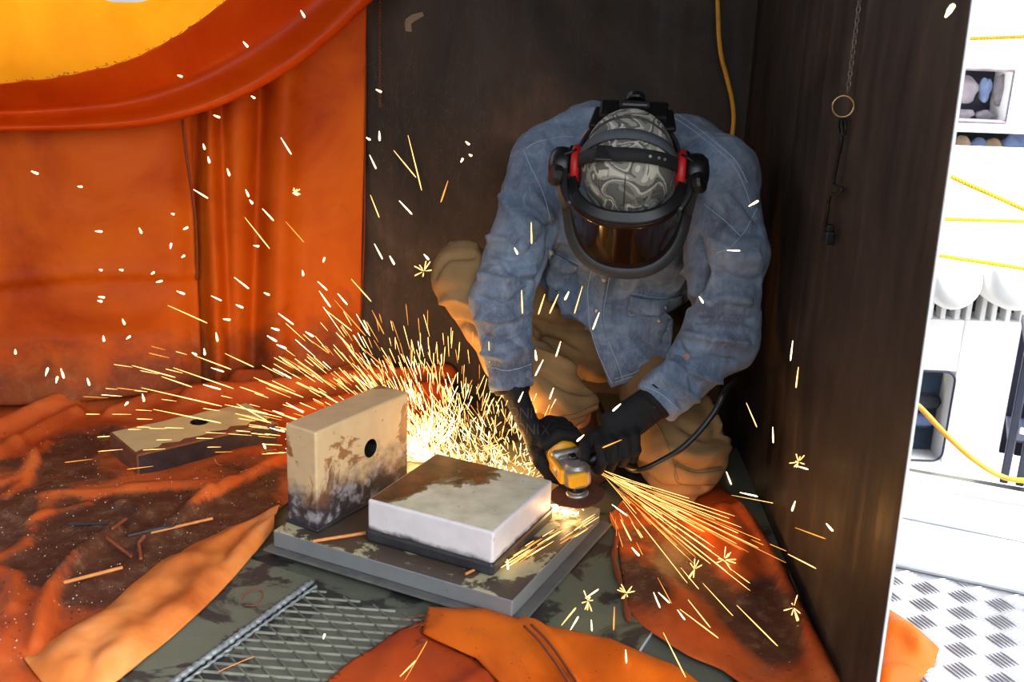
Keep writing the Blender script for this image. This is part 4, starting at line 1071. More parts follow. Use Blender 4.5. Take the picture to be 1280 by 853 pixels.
# ratchet at the back
for s0, mm in ((0, 'black'),):
    bm = bmesh.new(); add_box(bm, frame(hs, None, nrm(-hf * .45 + hu), HP(.002, -.116, .004)), (.130, .050, .014), .005); add_box(bm, frame(nrm(hs - hu * .35), None, nrm(-hf * .45 + hu), HP(.066, -.098, .002)), (.030, .060, .012), .004); add_box(bm, frame(nrm(hs + hu * .35), None, nrm(-hf * .45 + hu), HP(-.062, -.098, .002)), (.030, .060, .012), .004); add_box(bm, frame(hs, None, nrm(-hf + hu * .5), HP(.004, -.126, .006)), (.060, .044, .018), .007)
    bm_obj('ratchet', bm, M['black'], person).parent = hg
v, f = lathe_geo([(0, 0), (.018, 0), (.019, .004), (.017, .013), (0, .015)], frame(hs, None, -hf, HP(.004, -.135, .006)), 16); o = mesh_obj('knob', v, f, M['black'], person); o.parent = hg
for s in (-1, 1):
    mz = hs * s
    mu = lathe('ear_muff', [(0, .004), (.030, .004), (.036, .010), (.038, .022), (.036, .034), (.028, .044), (.012, .048), (0, .048)], frame(hu, None, mz, HP(s * .104, -.004, -.022)), M['black'], person, 24, True)
    lathe('ear_cushion', [(.020, 0), (.038, -.002), (.043, .005), (.042, .013), (.036, .016), (.020, .016)], frame(hu, None, mz, HP(s * .092, -.004, -.022)), M['red'], mu, 24, True)
    lathe('pivot_knob', [(0, 0), (.019, 0), (.020, .003), (.0205, .012), (.017, .017), (0, .018)], frame(hu, None, nrm(mz + hu * .5), HP(s * .126, .030, .004)), M['black'], mu, 16)
    tube('wire_arm', [HP(s * .098, -.02, .02), HP(s * .118, -.01, .016), HP(s * .126, .0, -.01)], .0026, M['black'], mu, 6)
    tube('visor_arm', smooth_path([HP(s * .104, -.035, .0), HP(s * .118, .0, .006), HP(s * .116, .05, .006), HP(s * .098, .088, .006)], 14), .008, M['black'], hg, 8, (hu, .35, 1))
# face shield: curved smoked window in a charcoal frame
def vis(a, h, k=1.0):
    """a degrees from straight ahead, h 0 at brow..1 at chin"""
    r_s, r_f = .116 * (1 - .05 * h), .122 + .016 * h; ar = math.radians(a)
    sh = math.copysign(abs(math.sin(ar)) ** .85, ar); ch = abs(math.cos(ar)) ** .8
    return V(Hc + hs * (r_s * sh * k) + hf * (r_f * ch * k + .004) + hu * (.016 - .185 * h - .020 * (abs(a) / 80) ** 2 * (1 - h) + .030 * (abs(a) / 80) ** 2 * h))
def sheet(fn, na, nh, a0, a1, h0, h1):
    v, f = [], []
    for j in range(nh + 1):
        for i in range(na + 1): v.append(fn(a0 + (a1 - a0) * i / na, h0 + (h1 - h0) * j / nh))
    for j in range(nh):
        for i in range(na): q = j * (na + 1) + i; f.append((q, q + 1, q + na + 2, q + na + 1))
    return v, f
v, f = sheet(vis, 36, 12, -82, 82, 0, 1); fs_ = mesh_obj('face_shield', v, f, M['visor'], person, True)
fs_.modifiers.new('t', 'SOLIDIFY').thickness = .002
fp = [vis(-82, h, 1.03) for h in np.linspace(-.05, .92, 12)] + [vis(a, 1.0, 1.02) for a in np.linspace(-72, 72, 30)] + [vis(82, h, 1.03) for h in np.linspace(.92, -.05, 12)]
o = band('shield_frame', fp, .0055, .0160, M['frame_grey'], Hc - hu * .08 , fs_)
v, f = sheet(lambda a, h: vis(a, -.06 + .06 * h, (.83 + .18 * h)), 36, 4, -84, 84, 0, 1); o = mesh_obj('brow_guard', v, f, M['black'], person, True); o.parent = fs_; o.modifiers.new('t', 'SOLIDIFY').thickness = .003

# ------------------------------------------------------------------ angle grinder
DC = A(gz(722, 620, .078)); gn = nrm((-.10, -.06, 1.0)); gb = nrm((-.30, .92, .18)); gb = nrm(gb - gn * (gb @ gn)); gs = np.cross(gb, gn)      # spindle up, body axis, side (to the right)
def GP(s, b, n): return V(DC + gs * s + gb * b + gn * n)
gr = empty('angle_grinder', tuple(DC)); tag(gr, 'yellow and silver angle grinder held in both gloved hands', 'power tool')
GM = frame(gs, None, gn, DC)
lathe('grinding_disc', [(.0, 0), (.050, 0), (.0555, .0012), (.0555, .0035), (.026, .0045), (.0, .0045)], GM, M['disc'], gr, 48)
lathe('flange_nut', [(.0, .0048), (.023, .0048), (.0235, .007), (.022, .0095), (.016, .011), (.016, .014), (0, .014)], GM, M['alloy'], gr, 32)
lathe('spindle_collar', [(0, .0142), (.017, .0142), (.021, .018), (.022, .027), (.021, .0295), (0, .0295)], GM, M['black'], gr, 28)
def f_gear(P):
    q = P - DC; s, b, n = q @ gs, q @ gb, q @ gn
    def rb(cs, cb_, cn_, hs_, hb_, hn_, r):
        x = np.maximum(np.abs(s - cs) - hs_ + r, 0); y = np.maximum(np.abs(b - cb_) - hb_ + r, 0); z = np.maximum(np.abs(n - cn_) - hn_ + r, 0)
        return np.sqrt(x * x + y * y + z * z) - r
    d = np.maximum(np.hypot(s, b) - (.029 - .10 * np.maximum(n - .048, 0)), np.abs(n - .047) - .017)
    d = smin(d, np.maximum(np.hypot(s, b) - .019, np.abs(n - .066) - .008), .006)
    d = smin(d, rb(0, .030, .050, .026, .034, .019, .010), .010)
    d = smin(d, rb(0, .062, .052, .033, .010, .026, .008), .006)
    d = smin(d, rb(-.030, .022, .052, .010, .012, .011, .005), .005)
    d = np.maximum(d, -np.sqrt(np.maximum(0, (n - .064) ** 2 + (b - .036) ** 2)) + .0085 * (np.abs(s) < .018) + -1 * (np.abs(s) >= .018) - 0)
    return d
gv, gq = surface_nets(f_gear, DC + np.array([-.10, -.07, 0]), DC + np.array([.08, .12, .14]), .0028)
quick_mesh('gear_case', relax(gv, gq, 1), gq, M['alloy'], gr).matrix_parent_inverse = Matrix.Translation(-V(DC))
bm = bmesh.new(); add_box(bm, frame(gs, None, gn, GP(-.006, -.024, .050)), (.040, .014, .030), .005, 3); add_box(bm, frame(gs, None, gn, GP(-.032, .030, .052)), (.012, .075, .034), .005, 3)
bm_obj('yellow_cover', bm, M['yellow_tool'], gr)
MBd = frame(gs, None, gb, GP(0, .074, .052))
lathe('motor_housing', [(0, 0), (.033, 0), (.036, .006), (.035, .05), (.031, .07), (.026, .10), (.027, .17), (.024, .19), (0, .195)], MBd, M['yellow_tool'], gr, 28, True)
v, f = [], []
for k in range(5): lathe_geo([(.0325, .012 + k * .008), (.0365, .0122 + k * .008), (.0365, .0155 + k * .008), (.0325, .016 + k * .008)], MBd, 24, v, f)
mesh_obj('vent_rings', v, f, M['black'], gr)
bm = bmesh.new(); add_box(bm, frame(gs, None, gn, GP(.004, .030, .074)), (.016, .022, .010), .003); bm_obj('lock_button', bm, M['black'], gr)
tube('side_handle', [GP(.026, .026, .058), GP(.045, .026, .062), GP(.075, .024, .068), GP(.145, .016, .080)], [.008, .014, .0165, .0155], M['black'], gr, 14)
tail = GP(0, .272, .050)
tube('power_cord', smooth_path([tail - V(gb) * .012, tail + V(gb) * .02, gy(735, 490, 2.40), gy(770, 560, 2.22), gy(792, 588, 1.985), gy(838, 570, 1.955), gy(868, 546, 1.955), (gy(893, 515, 1.965)), gy(910, 485, 2.0), gy(935, 470, 2.25), gy(925, 500, 2.55)], 70), .0062, M['black'], gr, 10)

# ------------------------------------------------------------------ gloved hands
def glove(name, wrist, palm, side, palmn, fingers, thumb, r=.0115, wr=.034):
    """palm box from wrist to knuckles, five separate bent fingers (lists of joints)"""
    w, k, s, n_ = A(wrist), A(palm), nrm(side), nrm(palmn)
    def fg(P):
        d = sd_ell(P, w, k, s, (wr, .028), (.043, .020), .018)
        for fl in fingers:
            pts = [A(p) for p in fl]
            for i, (a, b) in enumerate(zip(pts[:-1], pts[1:])): d = smin(d, sd_cone(P, a, b, r * (1 - .06 * i), r * (1 - .06 * (i + 1))), .004 if i else .012)
        pts = [A(p) for p in thumb]
        for i, (a, b) in enumerate(zip(pts[:-1], pts[1:])): d = smin(d, sd_cone(P, a, b, r * (1.25 - .12 * i), r * (1.13 - .12 * i)), .006 if i else .014)
        return d
    al = np.array([p for fl in fingers + [thumb] for p in fl] + [tuple(w), tuple(k)], float)
    v, q = surface_nets(fg, al.min(0) - .06, al.max(0) + .06, .0036); v = relax(v, q, 1)
    N = normals(v, q); v = fbm(v, N, .0016, (70, 70, 70), 2.0)
    return quick_mesh(name, v, q, M['glove'], person), v, q
# left hand (right in the photo): closed over the side handle, knuckles towards the camera
hax = nrm(A(GP(.145, .016, .080)) - A(GP(.045, .026, .062)))                     # along the side handle
hcn = A(GP(.092, .022, .072))
tow = nrm(CAM - hcn); tow = nrm(tow - hax * (tow @ hax)); uph = nrm(np.array([0, 0, 1.0]) - hax * hax[2]); uph = nrm(uph - tow * (uph @ tow) * .3)
fwd = nrm(np.cross(hax, np.array([0, 0, 1.0]))); fwd = fwd if fwd[1] < 0 else -fwd   # horizontal, towards the camera
def HH(a, fr, u): return tuple(hcn + hax * a + fwd * fr + np.array([0, 0, 1.0]) * u)
fing = []
for i, (a, L) in enumerate(((-.040, .98), (-.015, 1.06), (.010, 1.0), (.034, .84))):
    fing.append([HH(a, -.002, .046), HH(a, .030 * L, .034), HH(a + .002, .038 * L, .004), HH(a + .002, .020, -.020 * L), HH(a + .001, -.004, -.024)])
th = [HH(-.008, -.030, .036), HH(-.046, -.022, .038), HH(-.066, .004, .036), HH(-.074, .026, .024)]
wl_ = A(J['wrL']) + cutL * -.012
pl = HH(-.002, -.006, .046)
gL, glv, glq = glove('glove', wl_, pl, hax, (0, 0, 1), fing, th, .0128, .037)
# right hand (left in the photo): fingers wrapped round the motor housing from the left
bcn = A(GP(0, .125, .052)); bax = A(gb)
lft = nrm(-gs + np.array([0, 0, .15])); upb = nrm(np.cross(lft, bax)); upb = upb if upb[2] > 0 else -upb
def HB(a, l, u): return tuple(bcn + bax * a + lft * l + upb * u)
fing = []
for i, (a, L) in enumerate(((-.034, 1.0), (-.010, 1.07), (.014, 1.0), (.038, .85))):
    fing.append([HB(a, .040, .026), HB(a - .004, .012, .048 ), HB(a - .006, -.024 * L, .044), HB(a - .006, -.044 * L, .018), HB(a - .005, -.044 * L, -.008)])
th = [HB(.0, .046, -.006), HB(-.034, .046, -.014), HB(-.058, .030, -.036), HB(-.066, .006, -.044)]
wr_ = A(J['wrR']) + cutR * -.012
gR, grv, grq = glove('glove', wr_, HB(.004, .048, .016), bax, lft, fing, th, .0138, .046)
# knit cuffs
for nm, p, d_, r_, pr in (('cuff', wl_, cutL, .040, gL), ('cuff', wr_, cutR, .040, gR)):
    v, f = lathe_geo([(r_ * .8, -.01), (r_, -.01), (r_ * 1.04, .0), (r_ * .98, .016), (r_ * .9, .022), (r_ * .7, .022)], frame((1, 0, 0), None, d_, p), 24)
    o = mesh_obj(nm, v, f, M['glove'], person, True); o.parent = pr
# faded lettering on the right hand glove
grb = tree(grv, grq)
def lettering(txt, x0, y0, hpx, slope, parent):
    cu = bpy.data.curves.new('lettering', 'FONT'); cu.body = txt; cu.size = 1.0; cu.resolution_u = 2
    to = bpy.data.objects.new('lettering', cu); COL.objects.link(to); dg = bpy.context.evaluated_depsgraph_get()
    me = bpy.data.meshes.new_from_object(to.evaluated_get(dg)); bpy.data.objects.remove(to)
    bm = bmesh.new(); bm.from_mesh(me); bmesh.ops.triangulate(bm, faces=bm.faces[:]); bmesh.ops.subdivide_edges(bm, edges=bm.edges[:], cuts=1)
    bad = []
    for q in bm.verts:
        h, nn = proj(grb, x0 + q.co.x * hpx * 1.1, y0 - q.co.y * hpx * 1.3 + q.co.x * hpx * slope)
        if h is None: bad.append(q)
        else: q.co = h + nn * .0008
    bmesh.ops.delete(bm, geom=bad, context='VERTS')
    if len(bm.verts): o = bm_obj('lettering', bm, M['glove_print'], person); o.parent = parent
for x0, y0 in ((636, 522), (644, 542)):
    for i, ch in enumerate('ONIX'): lettering(ch, x0 + (0, 13, 26, 32)[i], y0 + i * .8, 15, .06, gR)
# ------------------------------------------------------------------ chains, hook and cords on the walls
def chain_geo(a, b, pitch, R, r, v, f):
    d = (b - a); n = int(d.length / pitch); d.normalize(); s = d.orthogonal().normalized(); q = d.cross(s)
    for i in range(n):
        cpt = a + d * (i + .5) * pitch; sv = s if i % 2 else q
        P = [cpt + d * (pitch * .68 * math.cos(t)) + sv * (R * math.sin(t)) for t in np.linspace(0, 2 * math.pi, 9)]
        tube_geo(P, r, 4, False, None, v, f)
def chain(name, a, b, pitch, R, r, mat, parent):
    v, f = [], []; chain_geo(a, b, pitch, R, r, v, f)
    o = mesh_obj(name, v, f, mat, parent, True); o['kind'] = 'stuff'; return o
ring_c = on_wall_right(1054, 133, .010)
hook_top = on_wall_right(1059.5, 118, .010)
top = Vector((hook_top.x, hook_top.y, TOPZ))
hc = empty('hanging_chain', top); tag(hc, 'thin steel chain with a split ring hanging on the right wall', 'chain')
chain('links', top, hook_top, .0085, .0034, .0012, M['chain'], hc)
wx = V((-wn[1], wn[0], 0))                                   # along the wall
ring_c = on_wall_right(1054, 133, .021)
P = [ring_c + Vector((1, -.15, 0)).normalized() * (.0172 * math.cos(a)) + Vector((0, 0, .0172 * math.sin(a))) for a in np.linspace(0, 2 * math.pi, 33)]
v, f = tube_geo(P, .0017, 6, False); mesh_obj('ring', v, f, plain('brass_ring', srgb(190, 160, 112), .3, .9), hc, True)
hk = empty('steel_hook', on_wall_right(1053, 150, .010)); tag(hk, 'black crank shaped iron hook with a square knob hanging from the ring', 'hook')
hp = [(1053, 147), (1053, 165), (1050, 185), (1046, 205), (1042, 228), (1046, 233), (1052, 235), (1052, 239), (1046, 243), (1040, 243), (1036, 250), (1034, 265), (1031, 285)]
tube('shank', smooth_path([on_wall_right(x, y, .011) for x, y in hp], 60), [.0042 if 6 < i < 12 else .0030 for i in range(60)], M['iron'], hk, 8)
lp = [on_wall_right(1053 + 4.5 * math.cos(a), 158 - 12 * math.sin(a), .011) for a in np.linspace(-math.pi / 2, 1.5 * math.pi, 25)]
v, f = tube_geo(lp, .0024, 6, False); mesh_obj('eye', v, f, M['iron'], hk, True)
kb = on_wall_right(1036, 297, .014)
bm = bmesh.new(); add_box(bm, frame(wx, None, (0, 0, 1), kb), (.021, .018, .024), .004); bm_obj('knob', bm, M['iron'], hk)
bm = bmesh.new(); add_box(bm, frame(wx, None, (0, 0, 1), kb + Vector((0, 0, .016))), (.013, .013, .014), .003); bm_obj('collar', bm, M['iron'], hk)
# small fittings on the left part of the back wall
a = on_wall_back(478, 0, .012); b = on_wall_back(475, 133, .012)
c1 = chain('hanging_chain', Vector((b.x, b.y, TOPZ)), b, .0085, .0034, .0010, M['rust'], None); del c1['kind']
tag(c1, 'rusty ball chain hanging on the back wall near the curtain edge', 'chain')
b2 = on_wall_back(459, 215, .012)
c2 = chain('hanging_chain', Vector((b2.x, b2.y, TOPZ)), b2, .0070, .0022, .0008, M['iron'], None); del c2['kind']
tag(c2, 'thin dark chain hanging right along the curtain edge', 'chain')
# scrap of torn tape on the back wall
tp = [on_wall_back(x, y, .002) for x, y in [(507, 24), (515, 18), (528, 15), (530, 20), (519, 26), (514, 30), (515, 40), (507, 39), (506, 30)]]
bm = bmesh.new(); f_ = bm.faces.new([bm.verts.new(p) for p in tp]); r = bmesh.ops.extrude_face_region(bm, geom=[f_]); bmesh.ops.translate(bm, verts=[e for e in r['geom'] if isinstance(e, bmesh.types.BMVert)], vec=V(-bn) * .001)
o = bm_obj('torn_tape', bm, plain('old_tape', srgb(128, 108, 90), .8)); tag(o, 'torn scrap of pale tape stuck high on the dark back wall', 'tape')
yc = [gy(x, y, 2.745 - off) for x, y, off in [(893, -150, .035), (897, 0, .03), (900, 60, .03), (908, 95, .028), (915, 125, .028), (917, 150, .03), (914, 185, .03), (912, 260, .025), (916, 380, .02)]]
o = tube('power_cord', smooth_path(yc, 50), .0058, M['cord_yellow'], None, 10); tag(o, 'amber cord hanging in the corner between back and right walls', 'cord')

# ------------------------------------------------------------------ outside, right of the wall
op = [gz(1115, 708) + (gz(1115, 708) - gz(1280, 744)).normalized() * .17] + [gz(*p) for p in [(1115, 708), (1280, 744), (1420, 776), (1420, 960), (1060, 960)]]
bars, vs, fs = [], [], []
pitch = .046
og = gz(1115, 708); ou = (gz(1280, 744) - og).normalized(); ov = Vector((ou.y, -ou.x, 0))
def bar_geo(cpt, d, L, w, h):
    s = Vector((-d.y, d.x, 0)); k = 6; v, f = [], []
    secs = [(-.5, .15), (-.3, .8), (0, 1), (.3, .8), (.5, .15)]
    for t, q in secs:
        p = cpt + d * (L * t)
        v += [p + s * (w * q) + Vector((0, 0, -.0004)), p + Vector((0, 0, h * q)), p - s * (w * q) + Vector((0, 0, -.0004))]
    for i in range(len(secs) - 1):
        a = i * 3; f += [(a, a + 1, a + 4, a + 3), (a + 1, a + 2, a + 5, a + 4)]
    return v, f
def in_poly(p, poly):
    r = False; n = len(poly)
    for i in range(n):
        a, b = poly[i], poly[(i + 1) % n]
        if (a.y > p.y) != (b.y > p.y) and p.x < (b.x - a.x) * (p.y - a.y) / (b.y - a.y) + a.x: r = not r
    return r
xd = (ou + ov).normalized(); yd = (ou - ov).normalized()
gcells = []
for i in range(-20, 30):
    for j in range(-20, 30):
        cpt = og + xd * (i * pitch) + yd * (j * pitch)
        if not in_poly(cpt, op): continue
        d = xd if (i + j) % 2 == 0 else yd; s = Vector((-d.y, d.x, 0))
        for q in range(-2, 3): gcells.append((cpt + s * (q * .0083), d))
gcells.sort(key=lambda t: (t[0] - V((.78, 1.6, 0))).length)
bar_me = None
for n, (cpt, d) in enumerate(gcells):
    if n < 280:
        if bar_me is None:
            v, f = bar_geo(Vector((0, 0, 0)), Vector((1, 0, 0)), .040, .0029, .0022)
            bar_me = bpy.data.meshes.new('tread_bar'); bar_me.from_pydata([tuple(p) for p in v], [], f); bar_me.materials.append(M['tread'])
        o = bpy.data.objects.new('tread_bar', bar_me); COL.objects.link(o); o.location = cpt; o.rotation_euler = (0, 0, math.atan2(d.y, d.x)); o.parent = floor
        o.location.z = .0021
    else:
        v, f = bar_geo(cpt + Vector((0, 0, .0021)), d, .040, .0029, .0022); k = len(vs); vs += v; fs += [tuple(i + k for i in q) for q in f]
tb = mesh_obj('tread_bars', vs, fs, M['tread'], floor); tb['kind'] = 'stuff'
prism('tread_plate', [p for p in op], 0, .0016, M['tread'], floor)
# two white planks
oa = gz(1100, 700, .012)
def plank(p0, w, L0, L1, z1, name):
    q = [p0 + ou * L0, p0 + ou * L1, p0 + ou * L1 - ov * w, p0 + ou * L0 - ov * w]
    return prism(name, q, .0018, z1, M['plank'], floor, .003)
wid = (gz(1120, 645, .012) - gz(1117, 702, .012)).dot(-ov)
plank(oa, wid, -.13, 1.6, .012, 'deck_plank')
plank(oa - ov * (wid + .006), .27, -.22, 1.6, .014, 'deck_plank')
# lower ground, white boat cabin, rails
o = struct(slab('floor_outside', [(-9, 3.0, -.9), (14, 3.0, -.9), (14, 16, -.9), (-9, 16, -.9)], (0, 0, -1), .05, plain('pale_concrete', srgb(206, 204, 200), .9, 0, .1, 2), 0))
CY = 3.45
def cb(x, y, off=0): return gy(x, y, CY - off)
zc = lambda y: cb(1230, y).z
xl, xr = cb(860, 400).x, cb(1560, 400).x
cab = empty('boat_cabin', ((xl + xr) / 2, CY + .4, -.9)); tag(cab, 'white boat cabin side with a dark rimmed window behind the hose', 'boat')
zA, zB, zT = zc(402), zc(366), zc(212)
wl, wt = cb(1128, 463), cb(1187, 463); wbm = cb(1185, 577)
bm = bmesh.new()
def bxx(bm, x0, x1, y0, y1, z0, z1, bev=.01): add_box(bm, Matrix.Translation(((x0 + x1) / 2, (y0 + y1) / 2, (z0 + z1) / 2)), (abs(x1 - x0), abs(y1 - y0), abs(z1 - z0)), bev, 2)
wx0, wx1, wz0, wz1 = cb(1092, 520).x, cb(1186, 520).x, cb(1160, 576).z, cb(1160, 464).z
bxx(bm, xl, wx0, CY, CY + .8, -.9, zA, .004); bxx(bm, wx1, xr, CY, CY + .8, -.9, zA, .004)
bxx(bm, wx0, wx1, CY, CY + .8, -.9, wz0, .004); bxx(bm, wx0, wx1, CY, CY + .8, wz1, zA, .004); bxx(bm, wx0, wx1, CY + .5, CY + .8, wz0, wz1, .004)
bm_obj('hull_side', bm, M['white'], cab)
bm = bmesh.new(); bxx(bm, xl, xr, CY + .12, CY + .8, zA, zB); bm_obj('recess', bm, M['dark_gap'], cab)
bm = bmesh.new(); bxx(bm, xl, xr, CY, CY + .8, zB, zT, .02); bm_obj('upper_side', bm, M['white'], cab)
# rounded window
def rrect(x0, x1, z0, z1, r, n=6):
    o = []
    for cx_, cz_, a0 in ((x1 - r, z1 - r, 0), (x0 + r, z1 - r, 90), (x0 + r, z0 + r, 180), (x1 - r, z0 + r, 270)):
        for k in range(n + 1): a = math.radians(a0 + 90 * k / n); o.append((cx_ + r * math.cos(a), cz_ + r * math.sin(a)))
    return o
rr = rrect(wx0, wx1, wz0, wz1, .035)
wn_o = mesh_obj('window_rim', *tube_geo([Vector((x, CY - .002, z)) for x, z in rr + rr[:1]], .0045, 6, False), M['dark_blue'], cab, True)
bm = bmesh.new(); bm.faces.new([bm.verts.new((x, CY + .002, z)) for x, z in rr]); o = bm_obj('pane', bm, M['window_glass'], wn_o)
o.modifiers.new('t', 'SOLIDIFY').thickness = .004
for (x0, x1, za, zb, mm) in ((.3, .7, .04, .22, 'clutter_c'), (.5, .95, .30, .45, 'clutter_c'), (.35, .98, .50, .68, 'dark_gap')):
    bm = bmesh.new(); bxx(bm, wx0 + (wx1 - wx0) * x0, wx0 + (wx1 - wx0) * x1, CY + .05, CY + .095, wz0 + (wz1 - wz0) * za, wz0 + (wz1 - wz0) * zb, .03); bm_obj('interior_seat', bm, M[mm], cab)
bm = bmesh.new(); bxx(bm, wx0 + .002, wx1 - .002, CY + .10, CY + .14, wz0 + .002, wz1 - .002, .001); bm_obj('interior_shade_panel', bm, plain('painted_interior_shade', srgb(52, 66, 84), .9, 0, .4, 6), cab)  # dark panel added so the cabin behind the glass reads as unlit
for i, x in enumerate((1166, 1182, 1200, 1214, 1232, 1246, 1264, 1282, 1300)):
    p = cb(x, 385); bm = bmesh.new(); bxx(bm, p.x - .009, p.x + .009, CY + .01, CY + .06, zA, zB - .002, .003); bm_obj('post', bm, M['white'], cab)
for i, (x, y, r) in enumerate(((1186, 350, 34), (1266, 340, 46), (1364, 335, 49))):
    p = gy(x, y, CY - .09); rr_ = r * 3.4 / FOC
    Mx = frame((1, 0, 0), None, (0, -1, 0), p)
    fd = lathe('boat_fender', [(.0, -.085), (rr_ * .8, -.085), (rr_ * .97, -.06), (rr_, 0), (rr_ * .97, .06), (rr_ * .8, .085), (.0, .085)], Mx, M['white'], None, 32, True)
    tag(fd, ('smaller round white fender nearest the right wall above dark recess', 'larger round white fender right beside the smaller one', 'round white fender cut off by the picture edge')[i], 'fender')
# tube rail on top
rail = tube('guard_rail', smooth_path([gy(1150, 260, CY - .2), gy(1182, 236, CY - .2), gy(1188, 212, CY - .2), gy(1206, 202, CY - .2), gy(1280, 203, CY - .2), gy(1420, 206, CY - .2)], 40), .012, M['white'], None, 10)
tag(rail, 'bent white tube rail running in front of the cluttered shelf', 'rail')
tube('brace', [gy(1190, 186, CY - .17), gy(1204, 204, CY - .19)], .011, M['white'], rail, 8); tube('brace', [gy(1226, 186, CY - .17), gy(1206, 204, CY - .19)], .011, M['white'], rail, 8)
# cabin further back with opening and shelf
C2 = 4.4
def c2(x, y, off=0): return gy(x, y, C2 - off)
cab2 = empty('boat_house', (c2(1230, 100).x, C2 + .5, -.9)); tag(cab2, 'white structure behind with square opening and a shelf of clutter', 'building')
X0, X1 = c2(860, 100).x, c2(1600, 100).x
wz0, wz1, wxa, wxb = c2(1230, 152).z, c2(1230, 86).z, c2(1150, 120).x, c2(1262, 120).x
sz0, sz1 = c2(1230, 198).z, c2(1230, 166).z
bm = bmesh.new()
bxx(bm, X0, X1, C2, C2 + .9, wz1, 2.6, .005); bxx(bm, X0, wxa, C2, C2 + .9, wz0, wz1, .005); bxx(bm, wxb, X1, C2, C2 + .9, wz0, wz1, .005)
bxx(bm, X0, X1, C2, C2 + .9, sz1, wz0, .005); bxx(bm, X0, X1, C2, C2 + .9, -.9, sz0, .005); bm_obj('wall', bm, M['white'], cab2)
bm = bmesh.new(); bxx(bm, X0, X1, C2 + .5, C2 + .88, sz0, sz1); bxx(bm, wxa + .002, wxb - .002, C2 + .16, C2 + .3, wz0 + .002, wz1 - .002); bm_obj('shade_panel', bm, M['dark_gap'], cab2)  # dark panels stand in for the shade inside the openings
fr_ = mesh_obj('window_frame', *tube_geo([Vector((x, C2 - .005, z)) for x, z in ((wxa, wz0), (wxa, wz1), (wxb, wz1), (wxb, wz0), (wxa, wz0))], .010, 4, False), M['clutter_a'], cab2)
def lump(p, r, sq, mat, name, label, cat, group=None):
    bm = bmesh.new(); bmesh.ops.create_icosphere(bm, subdivisions=3, radius=r)
    for q in bm.verts:
        q.co *= 1 + .35 * noise.noise(q.co / r * 1.3 + Vector((p.x * 9, p.z * 9, 0))); q.co = Vector((q.co.x * sq[0], q.co.y * sq[1], q.co.z * sq[2])) + p
    o = bm_obj(name, bm, mat, None, True); tag(o, label, cat, group); return o
k = C2 / FOC
for x, y, r, sq, mm, lb in ((1203, 143, 11, (1.3, .5, .6), 'clutter_a', 'flat grey cloth bundle at the lower left of the square opening'), (1231, 144, 10, (1.3, .5, .6), 'clutter_a', 'flat grey cloth bundle in the bottom middle of the square opening'), (1250, 112, 11, (.7, .5, 1.7), 'clutter_a', 'tall grey cloth roll at the right side of the square opening'), (1206, 112, 15, (1.1, .5, 1.1), 'clutter_a', 'round grey cloth bundle at the upper left of the square opening'), (1232, 112, 9, (.9, .5, 1.6), 'clutter_c', 'narrow blue cloth bundle in the centre of the square opening')):
    lump(c2(x, y, -.08), r * k, sq, M[mm], 'cloth_bundle', lb, 'bundle', 'bundles in the square opening')
for i, (x, y, r, sq, mm, lb) in enumerate(((1200, 180, 11, (1.2, .7, .9), 'clutter_b', 'brown sack on the shelf beside the wall edge'), (1222, 184, 12, (1, .7, .9), 'clutter_c', 'small blue cloth heap between two sacks on the shelf'), (1240, 186, 13, (1.1, .7, .9), 'clutter_b', 'cream brown sack in the middle of the shelf'), (1268, 182, 16, (1.2, .7, .9), 'clutter_c', 'big blue cloth heap at the right end of the shelf'))):
    lump(c2(x, y, -.16), r * k, sq, M[mm], 'cloth_bundle' if 'cloth' in lb else 'sack', lb, 'cloth' if 'cloth' in lb else 'sack')
# yellow ropes: three twisted strands
def rope(pts, R, label):
    P = smooth_path(pts, 160); L = sum((P[i + 1] - P[i]).length for i in range(159)); v, f = [], []
    for s in range(3):
        Q = []; acc = 0
        for i, p in enumerate(P):
            if i: acc += (p - P[i - 1]).length
            t = (P[min(i + 1, 159)] - P[max(0, i - 1)]).normalized(); a = t.orthogonal().normalized() if abs(t.z) > .9 else Vector((0, 0, 1)).cross(t).normalized(); b = t.cross(a)
            ph = acc / (R * 5.2) * 2 * math.pi + s * 2.094; Q.append(p + (a * math.cos(ph) + b * math.sin(ph)) * R * .52)
        tube_geo(Q, R * .56, 6, True, None, v, f)
    o = mesh_obj('safety_rope', v, f, M['rope'], None, True); tag(o, label, 'rope'); return o
RY = 2.3
rope([gy(1150, 50, RY), gy(1212, 48.5, RY), gy(1280, 46, RY), gy(1400, 41, RY)], .0040, 'yellow rope stretched highest, above the square opening')
rope([gy(1120, 184, RY), gy(1185, 219, RY), gy(1280, 262, RY), gy(1400, 318, RY)], .0048, 'yellow rope sloping down steeply below the white tube rail')
rope([gy(1110, 272, RY), gy(1177, 274, RY), gy(1280, 277, RY), gy(1400, 281, RY)], .0042, 'level yellow rope in the middle of the ropes')
rope([gy(1110, 308, RY), gy(1170, 319, RY), gy(1280, 336, RY), gy(1400, 356, RY)], .0046, 'lowest yellow rope passing in front of the white fenders')
o = tube('air_hose', smooth_path([gy(1105, 478, 2.22), gy(1145, 505, 2.2), gy(1180, 541, 2.18), gy(1215, 573, 2.16), gy(1250, 595, 2.14), gy(1280, 601, 2.12), gy(1340, 600, 2.1)], 50), .0062, M['cord_yellow'], None, 10)
tag(o, 'amber hose sagging past the wall towards the black rack', 'hose')
